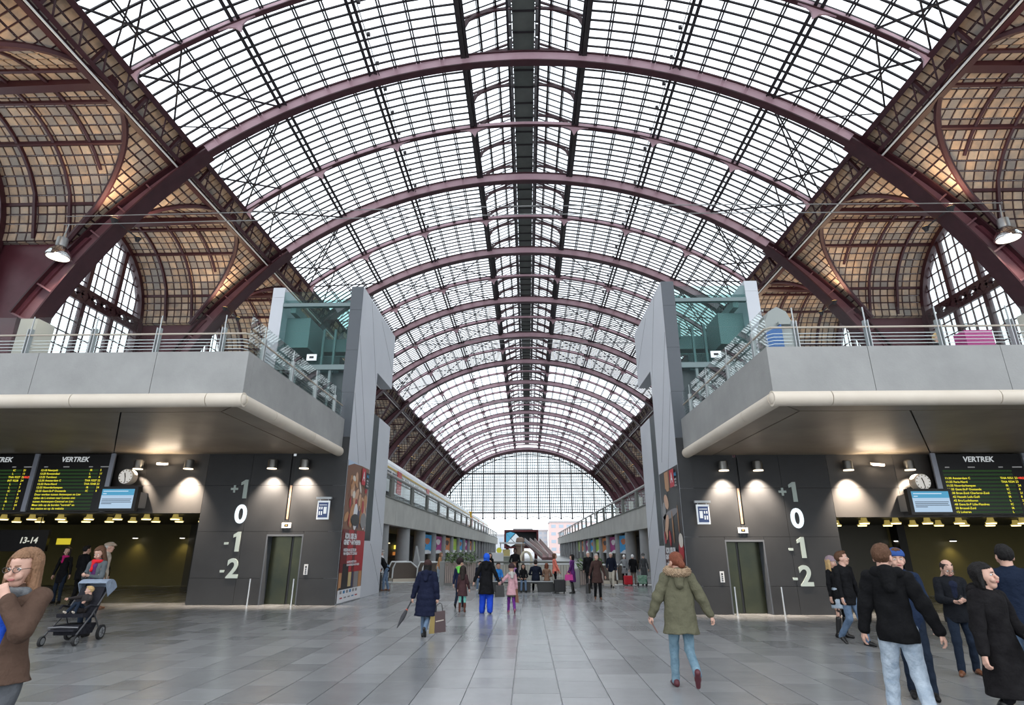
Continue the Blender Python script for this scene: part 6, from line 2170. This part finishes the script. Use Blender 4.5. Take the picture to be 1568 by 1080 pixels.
person('man in black pullover standing tall behind the bench', -.62, 29.6, 1.72, 182, feet=STAND, hair=('short', 'black'), skin=SKIN_D, hands=((-.12, .28, 1.12), (.16, .28, 1.10)), top=dict(m=BLK, hem=.82, name='pullover'), bottom=(BLK, 1.05), stout=1.1)
person('woman with long black hair and dark coat sitting on the bench facing us', -.20, 26.15, 1.42, 178, **sit, female=True, hair=('long', 'black'), skin=SKIN_T, top=dict(m=BLK, hem=.8), bottom=(JEANS, .9))
person('broad man in navy jacket sitting with his back to us', .33, 26.35, 1.62, 0, hips=(0, 0, .52), feet=SIT, hands=((-.2, .3, .7), (.2, .3, .7)), hair=('short', 'dark'), top=dict(m=NAVY, hem=.8, puff=.015), bottom=(BLK, 1.0), stout=1.15)
person('auburn-haired woman in tan leather jacket sitting with her back to us', .80, 26.35, 1.46, 5, hips=(0, 0, .52), feet=SIT, hands=((-.15, .3, .7), (.15, .3, .7)), female=True, hair=('bob', 'auburn'), top=jk((.21, .125, .085), 'tan_suede', hem=.8, fold=.008), bottom=(BLK, .95))
person('woman in coral jacket standing beside the black suitcase', 1.17, 26.95, 1.50, 85, feet=STAND, female=True, hair=('bob', 'brown'), hands=((-.16, .22, .86), (.2, .24, .84)), top=jk((.70, .20, .15), 'coral', hem=.78, name='jacket'), bottom=(BLK, .95))
suitcase('black suitcase standing at the end of the bench', (1.30, 25.45, 0), .46, .52, .28, mat('suitcase_black', (.014, .014, .016), .5), .1, .12)
person('woman in purple and black coat with tall boots', 1.83, 25.3, 1.47, 275, feet=STAND, female=True, hair=('bob', 'black'), hands=((-.18, .22, .92), (.2, .2, .80)), top=jk((.085, .022, .12), 'purple_coat', hem=.50, flare=.03, name='coat'), bottom=(BLK, .8), shoe=LEATHER_BK, boots=.85, scarf=cloth('violet_scarf', (.28, .10, .34)))
handbag('bright pink handbag held by the woman in the purple coat', (1.66, 25.15, .50), .34, .22, .12, mat('pink_bag', (.60, .04, .28), .4), .1, .14)

# --- woman in brown coat coming towards us
_, i = person('grey-haired woman in brown coat walking towards us with a black bag', 2.50, 22.4, 1.52, 178, feet=((-.09, .12, 0), (.09, -.1, .02, -.2)), female=True, hair=('short', 'grey'), glasses=False, stout=1.14, hands=((-.36, .02, .80), (.36, .02, .74)), curl=(.8, 1.2), top=jk((.060, .034, .030), 'brown_wool', hem=.62, flare=.05, name='coat', puff=.01), bottom=(BLK, 1.0), shoe=LEATHER_BR)
handbag('large black handbag carried low by the woman in the brown coat', (2.15, 22.3, .20), .26, .32, .12, LEATHER_BK, 1.2, .24)
person('white-haired person in dark hooded jacket behind the woman in brown', 2.78, 28.3, 1.56, 175, feet=STAND, hair=('short', 'white'), top=dict(m=BLK, hem=.76, puff=.03), bottom=(BLK, 1.0))
person('white-haired man in navy jacket and pale trousers by the right planter', 3.95, 29.1, 1.55, 200, feet=STEP, hair=('short', 'white'), lean=.08, top=dict(m=NAVY, hem=.78, puff=.02), bottom=(cloth('beige', (.48, .44, .37)), 1.1), hands=((-.26, .05, .82), (.2, .2, .95)))
# --- three elderly travellers at the escalator
person('white-haired woman in grey coat leaning on the escalator handrail', 4.85, 31.0, 1.42, 15, feet=STAND, female=True, hair=('short', 'white'), lean=.12, hands=((-.45, .22, 1.0), (.26, .1, .85)), top=jk((.20, .21, .22), 'grey_coat', hem=.66, flare=.03, name='coat'), bottom=(BLK, 1.0))
person('white-haired man in black jacket with a red suitcase', 5.32, 31.2, 1.42, 5, feet=STAND, hair=('short', 'white'), hands=((-.30, -.10, .78), (.28, .0, .80)), top=dict(m=BLK, hem=.72, puff=.02), bottom=(cloth('taupe', (.18, .15, .12)), 1.05), stout=1.08)
suitcase('small bright red suitcase behind the man in black', (4.95, 30.7, 0), .40, .46, .24, mat('suitcase_red', (.55, .015, .03), .45), .1, .16)
person('woman in dark grey coat with a green shopping trolley', 5.75, 30.6, 1.48, 0, feet=STAND, female=True, hair=('short', 'grey'), hat=('beanie', cloth('grey_knit', (.10, .10, .10))), hands=((-.28, -.04, .78), (.28, .05, .8)), top=jk((.055, .058, .062), 'charcoal', hem=.50, flare=.03, name='coat', belt=BLK), bottom=(BLK, .9))
t = tag(empty('shopping_trolley', (5.52, 30.0, 0), .2), 'green plaid shopping trolley pulled by the woman in dark grey', 'trolley')
MB().hexa([(-.17, -.1, .12), (.17, -.1, .12), (.17, .12, .12), (-.17, .12, .12), (-.2, -.14, .5), (.2, -.14, .5), (.2, .1, .5), (-.2, .1, .5)]).build('bag', cloth('green_plaid', (.02, .22, .10), .8, (.45, .55, .48)), t)
for sx in (-1, 1):
    MB().lathe([(.09, -.012), (.09, .012)], (sx * .2, .05, .09), 12, axis=0).build('wheel', M_BLACK, t)
    MB().tube([(sx * .15, .12, .1), (sx * .15, .14, .75)], .012, 6).build('frame_tube', M_BLACK, t)

# --- woman in the green parka walking away
_, i = person('woman in olive green parka with fur hood walking away', 2.0, 8.35, 1.64, 3, feet=((-.10, .18, 0), (.10, -.30, .16, -1.0)), female=True, stout=1.16, hair=('bun', 'auburn'), head=(-28, 0, 0),
       hands=((-.40, .06, .86), (.47, -.02, .80)), curl=(1.0, .9), top=jk((.115, .110, .072), 'olive_cotton', hem=.70, puff=.03, flare=.035, waist=.15, hood=True, fur=mat('fur_tan', (.26, .17, .10), .9, noise=(40, (.45, .33, .22), .25)), name='parka', sleeve=1.15, fold=.009), bottom=(cloth('teal_denim', (.11, .19, .25), .9, (.24, .36, .44)), .98), shoe=mat('maroon_shoe', (.10, .02, .03), .5))
w = i['W']((-.41, .06, .80))
tag(MB().bar(w + V3(-.01, 0, .06), w + V3(.09, 0, -.12), .012, .05, up=(0, 1, 0)).build('rolled_leaflet', mat('leaflet_brown', (.22, .12, .10), .6)), 'small brown leaflet in the hand of the woman in the parka', 'leaflet')

# --- couple by the right tower
person('young woman in mauve beanie with long fair hair beside the man in black', 6.32, 12.95, 1.52, 150, feet=STAND, female=True, hair=('long', 'blond'), hat=('beanie', cloth('mauve_knit', (.30, .22, .25))), top=dict(m=BLK, hem=.70), skirt=(JEANS_L, .62, .17), bottom=(BLK, .72), shoe=LEATHER_BK, boots=.8)
person('man in black jacket and jeans looking up to the side by the right tower', 6.12, 12.1, 1.64, 160, feet=STEP, hair=('short', 'brown'), head=(-38, 10, 0), hands=((-.27, .05, .78), (.27, .12, .80)), top=dict(m=BLK, hem=.74, puff=.01), bottom=(JEANS, 1.0), shoe=LEATHER_BK)
# --- young man with a blue cap behind the hoodie
person('young man in backward blue cap and navy jacket facing the man in the hoodie', 4.72, 7.95, 1.665, 205, feet=STAND, hair=('short', 'brown'), hat=('backcap', cloth('cap_blue', (.035, .08, .26))), head=(-4, 0, 0), top=jk((.012, .021, .046), 'navy_blouson', hem=.78, open=cloth('aqua_shirt', (.20, .38, .42))), bottom=(JEANS_D, 1.0))
# --- man in the black hoodie
person('man in black hooded jacket and pale jeans seen from behind', 3.78, 6.6, 1.72, 25, feet=((-.15, .12, 0), (.15, -.15, .03, -.2)), hair=('short', 'brown'), head=(25, 0, 0), hands=((-.30, .08, .86), (.40, -.02, .80)), curl=(.6, .7), lean=.04,
       top=dict(m=cloth('black_fleece', (.006, .006, .007), .95, (.012, .012, .013)), hem=.80, puff=.025, hood=True, sleeve=1.15, fold=.008, name='jacket'), bottom=(JEANS_L, 1.12), shoe=SHOE_W)
# --- man with phone
_, i = person('balding man in spectacles and dark jacket looking down at his phone', 6.28, 9.38, 1.52, 195, feet=((-.12, -.06, 0), (.16, .16, 0, 0, .5)), hair=('balding', 'dark'), glasses=True, head=(-8, -30, 0), hands=((-.06, .28, 1.12), (.10, .28, 1.10)), palms=((.6, -.3, .6), (-.6, -.3, .6)), curl=(.9, .8),
       top=jk((.010, .011, .014), 'charcoal_nylon', hem=.78, puff=.025, name='jacket', open=cloth('navy_jumper', (.012, .016, .034)), long_open=1), bottom=(JEANS_D, 1.02), shoe=LEATHER_BR, collar=True)
p = i['W']((.02, .36, 1.13))
tag(MB().bar(p + V3(-.03, 0, -.04), p + V3(.03, -.01, .05), .06, .01, up=(0, 1, 0)).build('phone', LEATHER_BK), 'dark phone in the hands of the balding man', 'phone')
# --- woman with camera
_, i = person('dark-haired woman in black duffle coat holding a camera', 4.34, 6.0, 1.56, 165, feet=STEP, female=True, hair=('bob', 'black'), head=(-14, 8, 0), hands=((-.16, .24, 1.00), (.30, .06, .84)), palms=((.9, -.2, .1), None), curl=(1.0, .8), stout=1.1,
       top=dict(m=cloth('black_boucle', (.007, .006, .007), .95, (.018, .017, .018)), hem=.50, puff=.025, flare=.04, hood=True, name='coat', fold=.007, open=cloth('grey_tee', (.36, .38, .40))), bottom=(BLK, .72), shoe=LEATHER_BK, boots=.8)
c = i['W']((-.06, .31, 1.02))
t = tag(empty('camera_body', tuple(c), .3), 'black camera with lens held by the woman in the duffle coat', 'camera')
MB().box(-.07, .07, -.035, .035, -.05, .045).build('body', LEATHER_BK, t)
MB().box(-.025, .025, -.03, .03, .045, .075).build('viewfinder', LEATHER_BK, t)
MB().lathe([(.038, 0), (.04, -.03), (.036, -.10), (.03, -.10)], (0, -.03, 0), 16, axis=1).build('lens', mat('lens_black', (.02, .02, .025), .15), t, True)
tg = [i['W']((-.155 + .012, .168, z_)) for z_ in (1.26, 1.12, .98, .84)]
# --- man in navy at the picture's edge
person('dark-haired man in navy coat and jeans turned away at the picture edge', 5.86, 7.65, 1.73, 20, feet=STEP, hair=('short', 'black'), stout=1.1, top=jk((.009, .015, .032), 'navy_coat', hem=.78, puff=.02), bottom=(JEANS, 1.05))
# --- traveller on the right deck
person('traveller in dark jacket crouching beside the magenta suitcase on the upper deck', 8.7, 11.55, 1.50, 150, z=5.04, feet=((-.14, .16, 0), (.14, .10, 0)), hips=(0, -.05, .30), hands=((-.15, .35, .5), (.15, .35, .5)), hair=('short', 'blond'), top=dict(m=BLK, hem=.78), bottom=(BLK, 1.0))

# ---------------------------------------------------------------- pram with baby
pr_loc, pr_rot = (-8.72, 11.95, 0), radians(188)
pram = tag(empty('pram', pr_loc, pr_rot), 'dark pushchair with grey-blue hood carrying a baby', 'pram')
M_TUBE = mat('pram_tube', (.16, .16, .17), .3, metal=.7)
M_FAB = cloth('pram_fabric', (.022, .022, .028), .8)
for sx in (-1, 1):
    MB().tube([(sx * .27, .42, .18), (sx * .25, .0, .48), (sx * .24, -.42, .92), (sx * .24, -.56, 1.02)], .015, 8).build('side_tube', M_TUBE, pram, True)
    MB().tube([(sx * .28, -.36, .15), (sx * .26, -.05, .52)], .014, 8).build('rear_leg', M_TUBE, pram, True)
    MB().tube([(sx * .25, -.15, .62), (sx * .25, .12, .66), (sx * .22, .22, .62)], .022, 8).build('armrest', M_FAB, pram, True)
    for (yy, r, nm) in ((.44, .085, 'front_wheel'), (-.38, .135, 'rear_wheel')):
        w = MB().lathe([(r, -.022), (r, .022)], (sx * .29, yy, r), 20, axis=0).build(nm, mat('tyre', (.015, .015, .016), .7), pram)
        MB().lathe([(r * .68, -.026), (r * .68, .026)], (sx * .29, yy, r), 20, axis=0).build('hub', mat('hub_grey', (.38, .39, .40), .4, metal=.5), w)
        for k in range(5):
            a = 2 * pi * k / 5
            MB().bar((sx * .29 + sx * .028, yy, r), (sx * .29 + sx * .028, yy + r * .62 * cos(a), r + r * .62 * sin(a)), .008, .014, up=(1, 0, 0)).build('spoke', M_TUBE, w)
MB().tube([(-.24, -.56, 1.02), (-.12, -.60, 1.05), (.12, -.60, 1.05), (.24, -.56, 1.02)], .018, 8).build('push_bar', M_FAB, pram, True)
MB().tube([(-.26, .38, .30), (0, .46, .32), (.26, .38, .30)], .018, 8).build('footrest', M_TUBE, pram, True)
MB().box(-.22, .22, .30, .44, .24, .27).build('foot_plate', M_FAB, pram)
MB().hexa([(-.23, -.18, .42), (.23, -.18, .42), (.23, .26, .46), (-.23, .26, .46), (-.23, -.18, .50), (.23, -.18, .50), (.23, .28, .53), (-.23, .28, .53)]).build('seat', M_FAB, pram)
MB().hexa([(-.22, -.20, .46), (.22, -.20, .46), (.22, -.12, .50), (-.22, -.12, .50), (-.22, -.42, .95), (.22, -.42, .95), (.22, -.34, .97), (-.22, -.34, .97)]).build('back_rest', M_FAB, pram)
MB().hexa([(-.2, -.25, .14), (.2, -.25, .14), (.2, .28, .16), (-.2, .28, .16), (-.23, -.3, .32), (.23, -.3, .32), (.23, .3, .33), (-.23, .3, .33)]).build('basket', M_FAB, pram)
hood = MB()
arc_ = [(-.44 + .40 * sin(a) * .75, .80 + .30 * cos(a) * 1.0) for a in [radians(k) for k in range(-62, 48, 11)]]
for (a, b) in zip(arc_[:-1], arc_[1:]):
    hood.hexa([(-.26, a[0], a[1]), (.26, a[0], a[1]), (.26, b[0], b[1]), (-.26, b[0], b[1]), (-.26, a[0], a[1] + .012), (.26, a[0], a[1] + .012), (.26, b[0], b[1] + .012), (-.26, b[0], b[1] + .012)])
hood.build('hood', cloth('pram_hood', (.25, .30, .38)), pram)
for sx in (-1, 1):
    MB().prism([(y_, z_) for y_, z_ in arc_] + [(-.42, .78)], sx * .26 - .006, sx * .26 + .006, 'yz').build('hood_side', cloth('pram_hood', (.25, .30, .38)), pram)
# baby
bx_, by_ = pr_loc[0], pr_loc[1]
wv = lambda p: np.array(pr_loc) + rotm(pr_rot) @ V3(*p)
c = wv((0, -.02, 0))
person('baby in orange bib and striped sleeves sitting in the pram', c[0], c[1], .82, -188 + 8, z=.335, child=True, hair=('short', 'blond'), hips=(0, -.14, .52), lean=-.32, feet=((-.16, .46, .36, .6), (.16, .46, .36, .6)),
       hands=((-.30, .18, .82), (.55, .30, .92)), head=(55, -5, 0), top=jk((.035, .03, .03), 'baby_coat', hem=.8, puff=.03, open=cloth('orange_bib', (.70, .18, .03))), bottom=(JEANS_D, 1.1), shoe=cloth('cream_bootee', (.6, .52, .44)))
flush_text()
